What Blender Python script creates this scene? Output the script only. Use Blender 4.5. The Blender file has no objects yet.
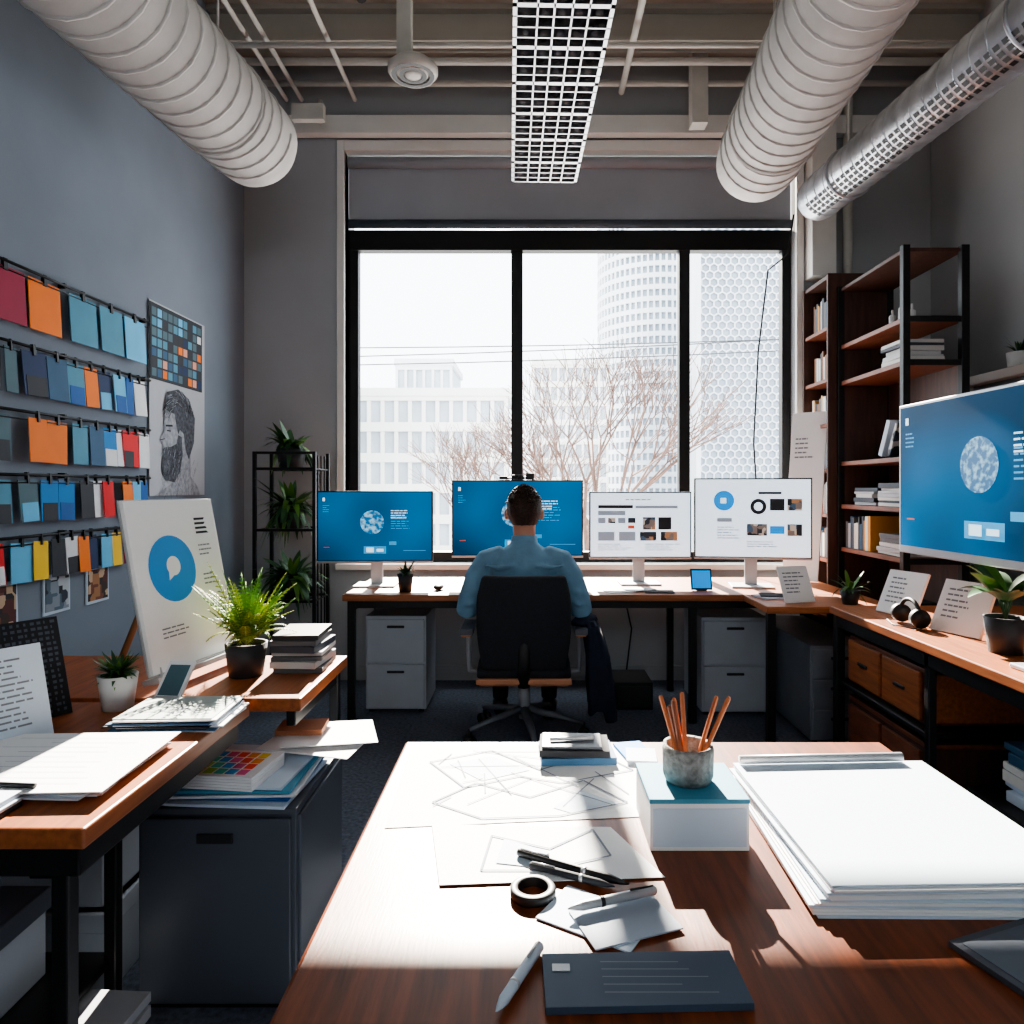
import bpy, math, random
from mathutils import Matrix, Vector, Euler
random.seed(7)
R=random.uniform
sc=bpy.context.scene
try:
    sc.view_settings.look='AgX - Medium High Contrast'
except Exception: pass

# ---------------------------------------------------------------- materials
def lin(c):
    out=[]
    for x in c[:3]:
        x=x/255.0
        out.append(x/12.92 if x<=0.04045 else ((x+0.055)/1.055)**2.4)
    return (out[0],out[1],out[2],1.0)
MATS={}
def mat(name,col,rough=0.6,metal=0.0,emit=0.0,var=0.12,scale=8.0,bump=0.0,bscale=40.0,spec=0.5,stretch=None,trans=0.0):
    if name in MATS: return MATS[name]
    m=bpy.data.materials.new(name); m.use_nodes=True
    nt=m.node_tree; b=nt.nodes['Principled BSDF']
    c=lin(col)
    b.inputs['Roughness'].default_value=rough
    b.inputs['Metallic'].default_value=metal
    b.inputs['Specular IOR Level'].default_value=spec
    tc=nt.nodes.new('ShaderNodeTexCoord')
    mp=nt.nodes.new('ShaderNodeMapping')
    nt.links.new(tc.outputs['Object'],mp.inputs['Vector'])
    if stretch: mp.inputs['Scale'].default_value=stretch
    n=nt.nodes.new('ShaderNodeTexNoise'); n.inputs['Scale'].default_value=scale; n.inputs['Detail'].default_value=5
    nt.links.new(mp.outputs['Vector'],n.inputs['Vector'])
    r=nt.nodes.new('ShaderNodeValToRGB')
    r.color_ramp.elements[0].position=0.3; r.color_ramp.elements[1].position=0.7
    r.color_ramp.elements[0].color=(c[0]*(1-var),c[1]*(1-var),c[2]*(1-var),1)
    r.color_ramp.elements[1].color=(min(1,c[0]*(1+var)),min(1,c[1]*(1+var)),min(1,c[2]*(1+var)),1)
    nt.links.new(n.outputs['Fac'],r.inputs['Fac'])
    nt.links.new(r.outputs['Color'],b.inputs['Base Color'])
    if emit>0:
        nt.links.new(r.outputs['Color'],b.inputs['Emission Color'])
        b.inputs['Emission Strength'].default_value=emit
    if bump>0:
        n2=nt.nodes.new('ShaderNodeTexNoise'); n2.inputs['Scale'].default_value=bscale; n2.inputs['Detail'].default_value=6
        nt.links.new(mp.outputs['Vector'],n2.inputs['Vector'])
        bp=nt.nodes.new('ShaderNodeBump'); bp.inputs['Strength'].default_value=bump; bp.inputs['Distance'].default_value=0.01
        nt.links.new(n2.outputs['Fac'],bp.inputs['Height']); nt.links.new(bp.outputs['Normal'],b.inputs['Normal'])
    MATS[name]=m
    return m
def collage(name,cols,scale=14,rough=0.6,emit=0.0):
    if name in MATS: return MATS[name]
    m=bpy.data.materials.new(name); m.use_nodes=True
    nt=m.node_tree; b=nt.nodes['Principled BSDF']; b.inputs['Roughness'].default_value=rough
    tc=nt.nodes.new('ShaderNodeTexCoord')
    v=nt.nodes.new('ShaderNodeTexVoronoi'); v.distance='CHEBYCHEV'; v.inputs['Scale'].default_value=scale
    nt.links.new(tc.outputs['Object'],v.inputs['Vector'])
    r=nt.nodes.new('ShaderNodeValToRGB'); r.color_ramp.interpolation='CONSTANT'
    els=r.color_ramp.elements
    while len(els)<len(cols): els.new(0.5)
    for i,c in enumerate(cols):
        els[i].position=i/len(cols); 
    for i,c in enumerate(cols): els[i].color=lin(c)
    sp=nt.nodes.new('ShaderNodeSeparateColor')
    nt.links.new(v.outputs['Color'],sp.inputs['Color'])
    nt.links.new(sp.outputs[0],r.inputs['Fac'])
    nt.links.new(r.outputs['Color'],b.inputs['Base Color'])
    if emit>0:
        nt.links.new(r.outputs['Color'],b.inputs['Emission Color']); b.inputs['Emission Strength'].default_value=emit
    MATS[name]=m; return m
def globe_mat(name,a,bcol,scale,emit):
    if name in MATS: return MATS[name]
    m=bpy.data.materials.new(name); m.use_nodes=True
    nt=m.node_tree; b=nt.nodes['Principled BSDF']; b.inputs['Roughness'].default_value=0.5
    tc=nt.nodes.new('ShaderNodeTexCoord')
    n=nt.nodes.new('ShaderNodeTexNoise'); n.inputs['Scale'].default_value=scale; n.inputs['Detail'].default_value=8
    nt.links.new(tc.outputs['Object'],n.inputs['Vector'])
    r=nt.nodes.new('ShaderNodeValToRGB'); r.color_ramp.elements[0].position=0.45; r.color_ramp.elements[1].position=0.62
    r.color_ramp.elements[0].color=lin(a); r.color_ramp.elements[1].color=lin(bcol)
    nt.links.new(n.outputs['Fac'],r.inputs['Fac'])
    b.inputs['Base Color'].default_value=(0.01,0.03,0.05,1)
    nt.links.new(r.outputs['Color'],b.inputs['Emission Color']); b.inputs['Emission Strength'].default_value=emit
    MATS[name]=m; return m

wall_m=mat('wall_paint',(126,136,148),0.85,var=0.08,scale=2,bump=0.05,bscale=120)  # grey-blue paint, pushed bluer to stand in for cool light
wallr_m=mat('wall_paint_right_lit',(168,170,172),0.85,var=0.05,scale=2,bump=0.05,bscale=120)  # lighter copy of the wall paint, brightness of the lit wall put in
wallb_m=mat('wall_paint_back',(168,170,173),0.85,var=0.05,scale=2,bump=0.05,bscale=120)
ceil_m=mat('ceiling_paint',(172,166,156),0.9,var=0.08,scale=3)
trim_m=mat('trim_white',(225,224,220),0.6,var=0.03)
floor_m=mat('carpet',(100,108,122),0.95,var=0.35,scale=60,bump=0.5,bscale=300)
black_m=mat('black_metal',(24,24,26),0.45,metal=0.3,var=0.1)
blackp_m=mat('black_plastic',(22,23,26),0.5,var=0.1)
mesh_m=mat('chair_fabric',(38,40,46),0.85,var=0.2,scale=120,bump=0.4,bscale=400)
wood_m=mat('table_wood',(116,58,28),0.42,var=0.4,scale=5,stretch=(14,1.2,14),bump=0.03,bscale=20,spec=0.35)
desk_m=mat('desk_wood',(164,96,54),0.42,var=0.25,scale=5,stretch=(1.2,14,14))
desk2_m=mat('desk_wood_side',(152,86,46),0.42,var=0.3,scale=5,stretch=(14,1.2,14))
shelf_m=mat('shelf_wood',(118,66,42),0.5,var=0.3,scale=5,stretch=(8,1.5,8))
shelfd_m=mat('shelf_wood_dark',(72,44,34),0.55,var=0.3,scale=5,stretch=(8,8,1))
duct_m=mat('duct_paint',(204,202,198),0.6,var=0.14,scale=4,bump=0.2,bscale=12)
galv_m=mat('galvanized_metal',(200,203,208),0.35,metal=0.75,var=0.25,scale=10)
chrome_m=mat('louver_metal',(190,190,192),0.25,metal=0.9,var=0.1)
pipe_m=mat('pipe_paint',(196,193,186),0.6,var=0.08)
silver_m=mat('silver_plastic',(185,188,192),0.4,metal=0.4,var=0.04)
paper_m=mat('paper_white',(238,239,240),0.75,var=0.02)
paper2_m=mat('paper_cool',(202,216,230),0.75,var=0.03)
ink_m=mat('ink_dark',(40,42,48),0.8,var=0.05)
inkg_m=mat('ink_grey',(126,131,141),0.8,var=0.05)
inkl_m=mat('pencil_line',(140,148,162),0.8,var=0.05)
cab_m=mat('cabinet_grey',(78,83,92),0.45,var=0.06,scale=3)
cabd_m=mat('cabinet_dark',(30,31,34),0.5,var=0.06)
cabw_m=mat('cabinet_white',(178,185,194),0.5,var=0.04)
blue_m=mat('print_blue',(0,136,212),0.6,var=0.04)
pot_w=mat('pot_white',(215,214,212),0.5,var=0.05)
pot_d=mat('pot_dark',(44,46,50),0.6,var=0.15,scale=20)
soil_m=mat('soil',(50,36,28),0.95,var=0.3,scale=60)
leafd=mat('leaf_dark',(48,88,50),0.5,var=0.3,scale=12)
leafg=mat('leaf_green',(88,130,46),0.5,var=0.3,scale=12)
leafy=mat('leaf_yellow_green',(158,172,62),0.5,var=0.3,scale=12)
skin_m=mat('skin',(196,142,116),0.55,var=0.06,scale=10)
hair_m=mat('hair_brown',(52,33,22),0.65,var=0.5,scale=70,bump=0.7,bscale=120)
shirt_m=mat('shirt_blue_grey',(116,158,184),0.85,var=0.12,scale=10,bump=0.7,bscale=12)
trouser_m=mat('trousers',(34,38,48),0.85,var=0.1)
jacket_m=mat('jacket_navy',(28,36,56),0.85,var=0.25,scale=14,bump=0.5,bscale=30)
shoe_m=mat('shoe',(30,24,22),0.5,var=0.1)

# ---------------------------------------------------------------- mesh builder
def frame(origin,xdir,up=(0,0,1)):
    x=Vector(xdir).normalized(); z=Vector(up).normalized()
    y=z.cross(x).normalized(); z=x.cross(y).normalized()
    m=Matrix(((x.x,y.x,z.x,origin[0]),(x.y,y.y,z.y,origin[1]),(x.z,y.z,z.z,origin[2]),(0,0,0,1)))
    return m
class Bd:
    def __init__(s): s.v=[];s.f=[];s.mi=[];s.sm=[];s.mats=[];s.M=Matrix.Identity(4)
    def m_(s,m):
        if m not in s.mats: s.mats.append(m)
        return s.mats.index(m)
    def add(s,vs,fs,m,smooth=False):
        o=len(s.v); 
        for v in vs: s.v.append(s.M@Vector(v))
        i=s.m_(m)
        for f in fs: s.f.append([o+k for k in f]); s.mi.append(i); s.sm.append(smooth)
    def bb(s,x0,x1,y0,y1,z0,z1,m,rz=0.0,rx=0.0,ry=0.0):
        c=Vector(((x0+x1)/2,(y0+y1)/2,(z0+z1)/2)); h=((x1-x0)/2,(y1-y0)/2,(z1-z0)/2)
        E=Euler((rx,ry,rz)).to_matrix() if (rz or rx or ry) else Matrix.Identity(3)
        vs=[]
        for sx in(-1,1):
            for sy in(-1,1):
                for sz in(-1,1): vs.append(c+E@Vector((sx*h[0],sy*h[1],sz*h[2])))
        s.add(vs,[(0,1,3,2),(4,6,7,5),(0,4,5,1),(2,3,7,6),(0,2,6,4),(1,5,7,3)],m)
    def box(s,c,d,m,rz=0.0,rx=0.0,ry=0.0):
        s.bb(c[0]-d[0]/2,c[0]+d[0]/2,c[1]-d[1]/2,c[1]+d[1]/2,c[2]-d[2]/2,c[2]+d[2]/2,m,rz,rx,ry)
    def poly(s,pts,m): s.add(pts,[tuple(range(len(pts)))],m)
    def tube(s,pts,r,m,n=10,up=(0,0,1),cap=True,smooth=True):
        pts=[Vector(p) for p in pts]; N=len(pts)
        rr=r if isinstance(r,(list,tuple)) else [r]*N
        vs=[];fs=[]
        prevx=None
        for i,p in enumerate(pts):
            t=(pts[min(i+1,N-1)]-pts[max(i-1,0)])
            if t.length<1e-9: t=Vector((0,0,1))
            t.normalize()
            if prevx is None:
                u=Vector(up)
                if abs(u.dot(t))>0.95: u=Vector((1,0,0)) if abs(t.x)<0.9 else Vector((0,1,0))
                x=(u-t*u.dot(t)).normalized()
            else:
                x=(prevx-t*prevx.dot(t)).normalized()
            prevx=x; y=t.cross(x)
            a=rr[i]; 
            ra,rb=(a if isinstance(a,(list,tuple)) else (a,a))
            for k in range(n):
                an=2*math.pi*k/n
                vs.append(p+x*math.cos(an)*ra+y*math.sin(an)*rb)
        for i in range(N-1):
            for k in range(n):
                k2=(k+1)%n
                fs.append((i*n+k,i*n+k2,(i+1)*n+k2,(i+1)*n+k))
        if cap:
            fs.append(tuple(range(n-1,-1,-1))); fs.append(tuple((N-1)*n+k for k in range(n)))
        s.add(vs,fs,m,smooth)
    def lathe(s,c,prof,m,n=24,smooth=True,sx=1,sy=1):
        vs=[];fs=[]
        for (r,z) in prof:
            for k in range(n):
                a=2*math.pi*k/n
                vs.append((c[0]+r*math.cos(a)*sx,c[1]+r*math.sin(a)*sy,c[2]+z))
        for i in range(len(prof)-1):
            for k in range(n):
                k2=(k+1)%n
                fs.append((i*n+k,i*n+k2,(i+1)*n+k2,(i+1)*n+k))
        s.add(vs,fs,m,smooth)
    def sph(s,c,r,m,nu=20,nv=12,keep=None,f=None):
        vs=[];fs=[]
        for j in range(nv+1):
            ph=math.pi*j/nv
            for k in range(nu):
                a=2*math.pi*k/nu
                p=Vector((math.sin(ph)*math.cos(a)*r[0],math.sin(ph)*math.sin(a)*r[1],math.cos(ph)*r[2]))
                if f: p=f(p)
                vs.append(Vector(c)+p)
        for j in range(nv):
            for k in range(nu):
                k2=(k+1)%nu
                q=(j*nu+k,(j+1)*nu+k,(j+1)*nu+k2,j*nu+k2)
                if keep:
                    cc=sum((vs[t] for t in q),Vector())/4-Vector(c)
                    if not keep(cc): continue
                fs.append(q)
        s.add(vs,fs,m,True)
    def disc(s,c,r,m,n=32,axis='y',r2=None):
        pts=[]
        for k in range(n):
            a=2*math.pi*k/n
            if axis=='y': pts.append((c[0]+r*math.cos(a),c[1],c[2]+(r2 or r)*math.sin(a)))
            else: pts.append((c[0]+r*math.cos(a),c[1]+(r2 or r)*math.sin(a),c[2]))
        s.poly(pts,m)
    def line(s,p0,p1,w,m,plane='xy'):
        a=Vector(p0);b=Vector(p1);d=(b-a)
        if d.length<1e-6:return
        nrm=Vector((0,0,1)) if plane=='xy' else Vector((0,1,0))
        q=d.cross(nrm).normalized()*w/2
        s.poly([a-q,b-q,b+q,a+q],m)
    def text(s,x,z,w,h,n,m,y=-0.0,plane='xz'):
        for i in range(n):
            ww=w*R(0.6,1.0); zz=z-i*h; xx=x
            while xx<x+ww:
                l=min(R(.10,.28)*w,x+ww-xx)
                if plane=='xz': s.poly([(xx,y,zz),(xx+l,y,zz),(xx+l,y,zz+h*0.32),(xx,y,zz+h*0.32)],m)
                else: s.poly([(xx,zz,y),(xx+l,zz,y),(xx+l,zz+h*0.32,y),(xx,zz+h*0.32,y)],m)
                xx+=l+w*0.035
    def leaf(s,base,az,L,rise,droop,w,m,n=7,tipw=0.05,fold=0.0):
        base=Vector(base); hd=Vector((math.cos(az),math.sin(az),0)); sd=Vector((-math.sin(az),math.cos(az),0))
        vs=[];fs=[]
        for i in range(n+1):
            t=i/n
            p=base+hd*L*t+Vector((0,0,rise*t-droop*t*t))
            ww=w*math.sin(math.pi*min(1,0.12+0.88*t))**0.8 if t<1 else w*tipw
            if i==0: ww=w*0.25
            vs+= [p-sd*ww/2+Vector((0,0,fold*ww)),p,p+sd*ww/2+Vector((0,0,fold*ww))]
        for i in range(n):
            a=i*3
            fs+=[(a,a+1,a+4,a+3),(a+1,a+2,a+5,a+4)]
        s.add(vs,fs,m,True)
    def fern(s,base,az,L,rise,droop,m,n=12,lw=0.03):
        base=Vector(base); hd=Vector((math.cos(az),math.sin(az),0)); sd=Vector((-math.sin(az),math.cos(az),0))
        P=lambda t: base+hd*L*t+Vector((0,0,rise*t-droop*t*t))
        s.tube([P(i/6) for i in range(7)],[0.0018]*6+[0.0006],m,n=4)
        for i in range(2,n+1):
            t=i/n; p=P(t); tg=(P(min(1,t+0.05))-P(t-0.05)).normalized()
            l=lw*(math.sin(math.pi*(0.1+0.85*t))+0.1)
            for sg in(-1,1):
                d=(sd*sg+tg*0.7).normalized()
                q=tg*l*0.13
                s.add([p-q,p+d*l*0.5-q*1.3,p+d*l+Vector((0,0,-l*0.2)),p+d*l*0.5+q*1.3,p+q],[(0,1,2,3,4)],m)
    def finish(s,name,bevel=0.0,parent=None,seg=2,mods=None):
        me=bpy.data.meshes.new(name)
        xs=[v.x for v in s.v];ys=[v.y for v in s.v];zs=[v.z for v in s.v]
        c=Vector(((min(xs)+max(xs))/2,(min(ys)+max(ys))/2,min(zs)))
        me.from_pydata([v-c for v in s.v],[],s.f)
        for m in s.mats: me.materials.append(m)
        for p,i,sm in zip(me.polygons,s.mi,s.sm): p.material_index=i; p.use_smooth=sm
        me.update()
        o=bpy.data.objects.new(name,me); o.location=c
        sc.collection.objects.link(o)
        if bevel>0:
            b=o.modifiers.new('bevel','BEVEL'); b.width=bevel; b.segments=seg; b.limit_method='ANGLE'; b.angle_limit=math.radians(50)
        if parent: o.parent=parent
        return o
def empty(name,loc=(0,0,0)):
    e=bpy.data.objects.new(name,None); e.location=loc; e.empty_display_size=0.1; sc.collection.objects.link(e); return e
def child(o,p):
    o.parent=p; o.matrix_parent_inverse=Matrix.Translation(p.location).inverted()

# ---------------------------------------------------------------- room shell
YB=4.75; XL=-1.94; XR=2.72; ZC=4.2; YR=-1.6
WX0,WX1,WZ0,WZ1=-1.255,1.80,0.78,3.59
b=Bd(); b.bb(XL-0.1,XR+0.1,YR-0.1,YB+0.25,-0.1,0,floor_m); b.finish('floor')
b=Bd(); b.bb(XL-0.1,XR+0.1,YR-0.1,YB+0.25,ZC,ZC+0.1,ceil_m); b.finish('ceiling')
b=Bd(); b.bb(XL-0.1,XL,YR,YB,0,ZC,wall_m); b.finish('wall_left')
b=Bd(); b.bb(XR,XR+0.1,YR,YB,0,ZC,wallr_m); b.finish('wall_right')
RX0,RX1,RZ0,RZ1=-0.9,1.3,2.0,3.0  # rear wall opening, unseen, added to let in fill light
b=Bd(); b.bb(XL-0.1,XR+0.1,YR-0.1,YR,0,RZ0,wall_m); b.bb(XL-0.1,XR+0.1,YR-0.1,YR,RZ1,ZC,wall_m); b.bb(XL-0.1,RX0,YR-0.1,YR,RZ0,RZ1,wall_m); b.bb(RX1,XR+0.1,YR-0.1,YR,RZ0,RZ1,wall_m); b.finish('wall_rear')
b=Bd()
for x in(RX0,0.18,RX1-0.05): b.bb(x,x+0.05,YR-0.07,YR-0.02,RZ0,RZ1,black_m)
b.bb(RX0,RX1,YR-0.07,YR-0.02,RZ0,RZ0+0.05,black_m); b.bb(RX0,RX1,YR-0.07,YR-0.02,RZ1-0.05,RZ1,black_m); b.finish('rear_fill_opening')  # bars of the unseen opening added for fill
b=Bd()
b.bb(XL-0.1,WX0,YB,YB+0.25,0,ZC,wallb_m); b.bb(WX1,XR+0.1,YB,YB+0.25,0,ZC,wallb_m)
b.bb(WX0,WX1,YB,YB+0.25,0,WZ0,wallb_m); b.bb(WX0,WX1,YB,YB+0.25,WZ1,ZC,wallb_m)
b.finish('wall_back')
b=Bd(); b.bb(WX0-0.05,WX0,YB-0.025,YB+0.1,WZ0,WZ1+0.06,trim_m); b.bb(WX1,WX1+0.05,YB-0.025,YB+0.1,WZ0,WZ1+0.06,trim_m)
b.bb(WX0,WX1,YB-0.025,YB+0.1,WZ1-0.01,WZ1+0.06,trim_m)
b.bb(WX0-0.05,WX1+0.05,YB-0.06,YB+0.1,WZ0-0.03,WZ0+0.01,trim_m); b.finish('trim_1',0.004)
b=Bd(); b.bb(XL,XL+0.015,YR,YB,0,0.1,trim_m); b.finish('baseboard_left')
b=Bd(); b.bb(XR-0.015,XR,YR,YB,0,0.1,trim_m); b.finish('baseboard_right')
b=Bd(); b.bb(XL+0.02,XR-0.02,YB-0.015,YB,0,0.1,wallb_m); b.finish('baseboard_back')
b=Bd(); b.bb(1.86,2.02,YB-0.14,YB-0.001,2.7,ZC,trim_m); b.tube([(2.12,YB-0.08,2.2),(2.12,YB-0.08,ZC)],0.03,pipe_m); b.finish('trim_2',0.005)
b=Bd(); b.bb(-1.94,2.72,YB-0.1,YB-0.026,3.66,3.78,trim_m); b.finish('trim_3',0.004)

# window
glass=bpy.data.materials.new('window_glass'); glass.use_nodes=True
nt=glass.node_tree; nt.nodes.clear()
o_=nt.nodes.new('ShaderNodeOutputMaterial'); mx=nt.nodes.new('ShaderNodeMixShader'); tr=nt.nodes.new('ShaderNodeBsdfTransparent'); gl=nt.nodes.new('ShaderNodeBsdfGlossy')
gl.inputs['Roughness'].default_value=0.02; mx.inputs[0].default_value=0.03
nt.links.new(tr.outputs[0],mx.inputs[1]); nt.links.new(gl.outputs[0],mx.inputs[2]); nt.links.new(mx.outputs[0],o_.inputs[0])
YW=4.86
b=Bd()
zt=3.08
for x0,x1 in((WX0,WX0+0.07),(-0.13,-0.05),(1.03,1.105),(WX1-0.06,WX1)): b.bb(x0,x1,YW-0.03,YW+0.04,WZ0,zt,black_m)
b.bb(WX0,WX1,YW-0.035,YW+0.045,zt-0.14,zt,black_m); b.bb(WX0,WX1,YW-0.035,YW+0.045,WZ0,WZ0+0.08,black_m)
b.poly([(WX0,YW,WZ0),(WX1,YW,WZ0),(WX1,YW,zt),(WX0,YW,zt)],glass)
b.finish('window_1',0.004)
blind_m=mat('blind_fabric',(166,169,176),0.9,var=0.05,scale=3)
b=Bd(); b.bb(WX0+0.01,WX1-0.01,YW-0.05,YW-0.035,zt+0.02,WZ1-0.02,blind_m); b.tube([(WX0+0.01,YW-0.06,zt+0.03),(WX1-0.01,YW-0.06,zt+0.03)],0.03,mat('blind_bar',(70,78,88),0.5)); 
b.tube([(WX0+0.01,YW-0.06,WZ1-0.06),(WX1-0.01,YW-0.06,WZ1-0.06)],0.04,blind_m); b.finish('window_blind')

# ---------------------------------------------------------------- ceiling services
def duct(name,p0,p1,r,pitch,m,rib=0.006,strip=False,cap=True):
    b=Bd(); p0=Vector(p0);p1=Vector(p1);d=p1-p0;L=d.length;t=d/L
    x=t.cross(Vector((0,0,1))).normalized();y=x.cross(t)
    pts=[p0,p1];rr=[r,r]
    if cap:
        for q,s_ in((0.05,0.97),(0.09,0.86),(0.115,0.6),(0.125,0.2)): pts.append(p1+t*q*r/0.2); rr.append(r*s_)
    b.tube(pts,rr,m,n=36)
    hp=[];n=20;turn=int(L/pitch)
    for i in range(turn*n+1):
        a=2*math.pi*i/n; hp.append(p0+t*pitch*i/n+x*math.cos(a)*r+y*math.sin(a)*r)
    b.tube(hp,rib,m,n=5)
    if strip:
        for i in range(int(L/0.045)):
            q=p0+t*(0.045*i+0.02)
            for a in(math.radians(215),math.radians(228),math.radians(241),math.radians(254)):
                c=q+x*math.cos(a)*(r+0.001)+y*math.sin(a)*(r+0.001)
                tx=(-x*math.sin(a)+y*math.cos(a))*0.010; ty=t*0.014
                nn=(x*math.cos(a)+y*math.sin(a))*0.002
                b.poly([c-tx-ty+nn,c+tx-ty+nn,c+tx+ty+nn,c-tx+ty+nn],black_m)
    for k in(0.25,0.6,0.92):
        q=p0+d*k
        ring=[q+x*math.cos(2*math.pi*i/24)*(r+0.004)+y*math.sin(2*math.pi*i/24)*(r+0.004) for i in range(25)]
        b.tube(ring,0.008,m,n=5,cap=False)
        b.tube([q+Vector((0,0,r)),Vector((q.x,q.y,ZC))],0.006,pipe_m,n=6)
    return b.finish(name)
duct('ventilation_duct',(-1.72,-0.4,3.02),(-1.36,3.42,3.0),0.215,0.095,duct_m,0.009)
duct('ventilation_duct',(0.96,-0.2,3.08),(1.22,3.75,3.06),0.215,0.10,duct_m,0.009)
duct('perforated_metal_duct',(2.02,0.2,2.98),(1.655,4.0,2.96),0.125,0.09,galv_m,0.004,strip=True)

# louvered light fixture
b=Bd(); b.M=frame((0.18,0,2.87),(1,0.03,0))
W=0.167; Y0=0.3;Y1=3.6
refl=mat('reflector',(70,72,76),0.3,metal=0.8,var=0.7,scale=30)
b.bb(-W,-W+0.014,Y0,Y1,0,0.06,chrome_m);b.bb(W-0.014,W,Y0,Y1,0,0.06,chrome_m)
b.bb(-W,W,Y0,Y0+0.01,0,0.06,chrome_m);b.bb(-W,W,Y1-0.01,Y1,0,0.06,chrome_m)
b.bb(-W,W,Y0,Y1,0.062,0.07,refl)
for x in(-0.085,-0.03,0.03,0.085): b.bb(x-0.003,x+0.003,Y0,Y1,0.0,0.045,chrome_m)
y=Y0; k=0
while y<Y1:
    wd=0.010 if k%4==0 else 0.003
    b.bb(-W,W,y-wd,y+wd,0,0.045,chrome_m)
    for x in(-0.123,-0.057,0.0,0.057,0.123):
        b.sph((x,y+0.0275,0.035),(0.017,0.014,0.012),chrome_m if (k%2==0) else black_m,8,5)
    y+=0.055; k+=1
for x in(-0.123,0.123): b.tube([(x,Y0,0.052),(x,Y1,0.052)],0.009,trim_m,n=8)
for yy in(1.2,3.2):
    for x in(-0.14,0.14): b.tube([(x,yy,0.06),(x,yy,ZC-2.87)],0.004,pipe_m,n=6)
b.finish('louvered_ceiling_light')

b=Bd()
for y in(1.2,2.7,4.25): 
    b.bb(XL,XR,y-0.06,y+0.06,ZC-0.03,ZC,ceil_m); b.bb(XL,XR,y-0.012,y+0.012,ZC-0.2,ZC-0.03,ceil_m); b.bb(XL,XR,y-0.06,y+0.06,ZC-0.22,ZC-0.2,ceil_m)
b.finish('ceiling_beam')
b=Bd()
b.tube([(XL,4.3,3.92),(XR,4.3,3.92)],0.022,pipe_m)
b.tube([(XL,4.55,3.93),(XR,4.55,3.93)],0.018,pipe_m)
b.tube([(XL,3.95,3.80),(XR,3.95,3.80)],0.016,pipe_m)
for x in(-1.6,-1.5,-1.15): b.tube([(x,0.5,3.85),(x,4.6,3.85)],0.014,pipe_m)
for x in(0.6,1.75,1.9): b.tube([(x,0.5,3.9),(x,4.6,3.9)],0.02,pipe_m)
b.tube([(-1.38,4.6,3.85),(-1.38,4.6,3.7)],0.014,pipe_m)
b.bb(1.02,1.12,4.4,4.5,3.6,4.2,pipe_m); b.bb(-1.5,-1.3,4.4,4.45,3.62,3.72,pipe_m)
b.finish('ceiling_conduit')
b=Bd()
b.bb(-0.66,-0.59,3.46,3.53,3.42,ZC,pipe_m)
b.lathe((-0.585,3.5,3.36),[(0.001,0.0),(0.04,0.0),(0.045,0.015),(0.07,0.0),(0.08,0.015),(0.11,0.0),(0.125,0.02),(0.125,0.04),(0.09,0.07),(0.001,0.07)],pipe_m)
for r in(0.058,0.095): b.lathe((-0.585,3.5,3.359),[(r-0.012,0.001),(r+0.012,0.0015)],black_m)
b.finish('ceiling_air_diffuser')
b=Bd(); b.tube([(-0.86,3.0,3.75),(-0.84,3.3,3.70),(-0.83,3.45,3.72)],0.03,blackp_m); b.tube([(-0.85,3.2,3.7),(-0.85,3.2,ZC)],0.008,black_m); b.finish('ceiling_spotlight')
b=Bd(); b.tube([(1.62,4.3,2.98),(1.60,4.35,2.75),(1.53,4.5,2.7),(1.5,4.6,2.2),(1.47,4.6,1.6),(1.5,4.6,1.1),(1.45,4.6,0.73)],0.006,blackp_m,n=6); b.finish('hanging_cable')

# ---------------------------------------------------------------- outside
bw=mat('facade_hazed',(230,226,220),0.9,var=0.05,scale=0.2)  # haze and overexposure put into the pale wall and glass colours
bg=mat('facade_glass_hazed',(172,180,188),0.5,var=0.15,scale=0.3)
bw2=mat('facade_grey',(208,211,215),0.9,var=0.05,scale=0.2)
bg2=mat('facade_glass_dark',(148,158,168),0.5,var=0.15,scale=0.3)
def building(name,x0,x1,y,z0,z1,nx,nz,w,g,dep=12,pv=0.28,ph=0.3):
    b=Bd(); b.bb(x0,x1,y+0.3,y+dep,z0,z1,g)
    dx=(x1-x0)/nx; dz=(z1-z0)/nz
    for i in range(nx+1): b.bb(x0+i*dx-dx*pv/2,x0+i*dx+dx*pv/2,y,y+0.35,z0,z1,w)
    for j in range(nz+1): b.bb(x0,x1,y-0.1,y+0.35,z0+j*dz-dz*ph/2,z0+j*dz+dz*ph/2,w)
    b.bb(x0-0.3,x1+0.3,y-0.2,y+dep,z1,z1+0.8,w)
    b.finish(name)
building('office_building',-17.5,-2.4,70,-8,10.5,11,6,bw,bg)
building('office_building',-16,-9.5,84,-8,16,6,7,bw2,bg)
building('office_building',0.5,10.5,95,-8,18,9,10,bw,bg)
building('office_building',-30,-17.8,60,-8,12,8,6,bw,bg)
b=Bd(); b.bb(21.4,42,88.4,100,-8,46,bg2)
hx=1.05; rows=0
z=-8
while z<46:
    x=21.6+(hx*0.5 if rows%2 else 0)
    while x<38:
        pts=[(x+hx*0.56*math.cos(math.pi/6+math.pi/3*k),88.2,z+hx*0.56*math.sin(math.pi/6+math.pi/3*k)) for k in range(7)]
        b.tube(pts,0.13,bw2,n=3,cap=False,smooth=False)
        x+=hx
    z+=hx*0.86; rows+=1
b.bb(20.9,21.5,88,100,-8,46,bw2); b.finish('honeycomb_facade_building')
b=Bd(); tc_=(21.5,120); tr_=9.6
b.lathe((tc_[0],tc_[1],-8),[(tr_,0),(tr_,56),(0.1,56)],bg2,n=64)
for j in range(30): b.lathe((tc_[0],tc_[1],-8+j*1.85),[(tr_,0),(tr_+0.35,0),(tr_+0.35,0.75),(tr_,0.75)],bw2,n=64,smooth=False)
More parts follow.
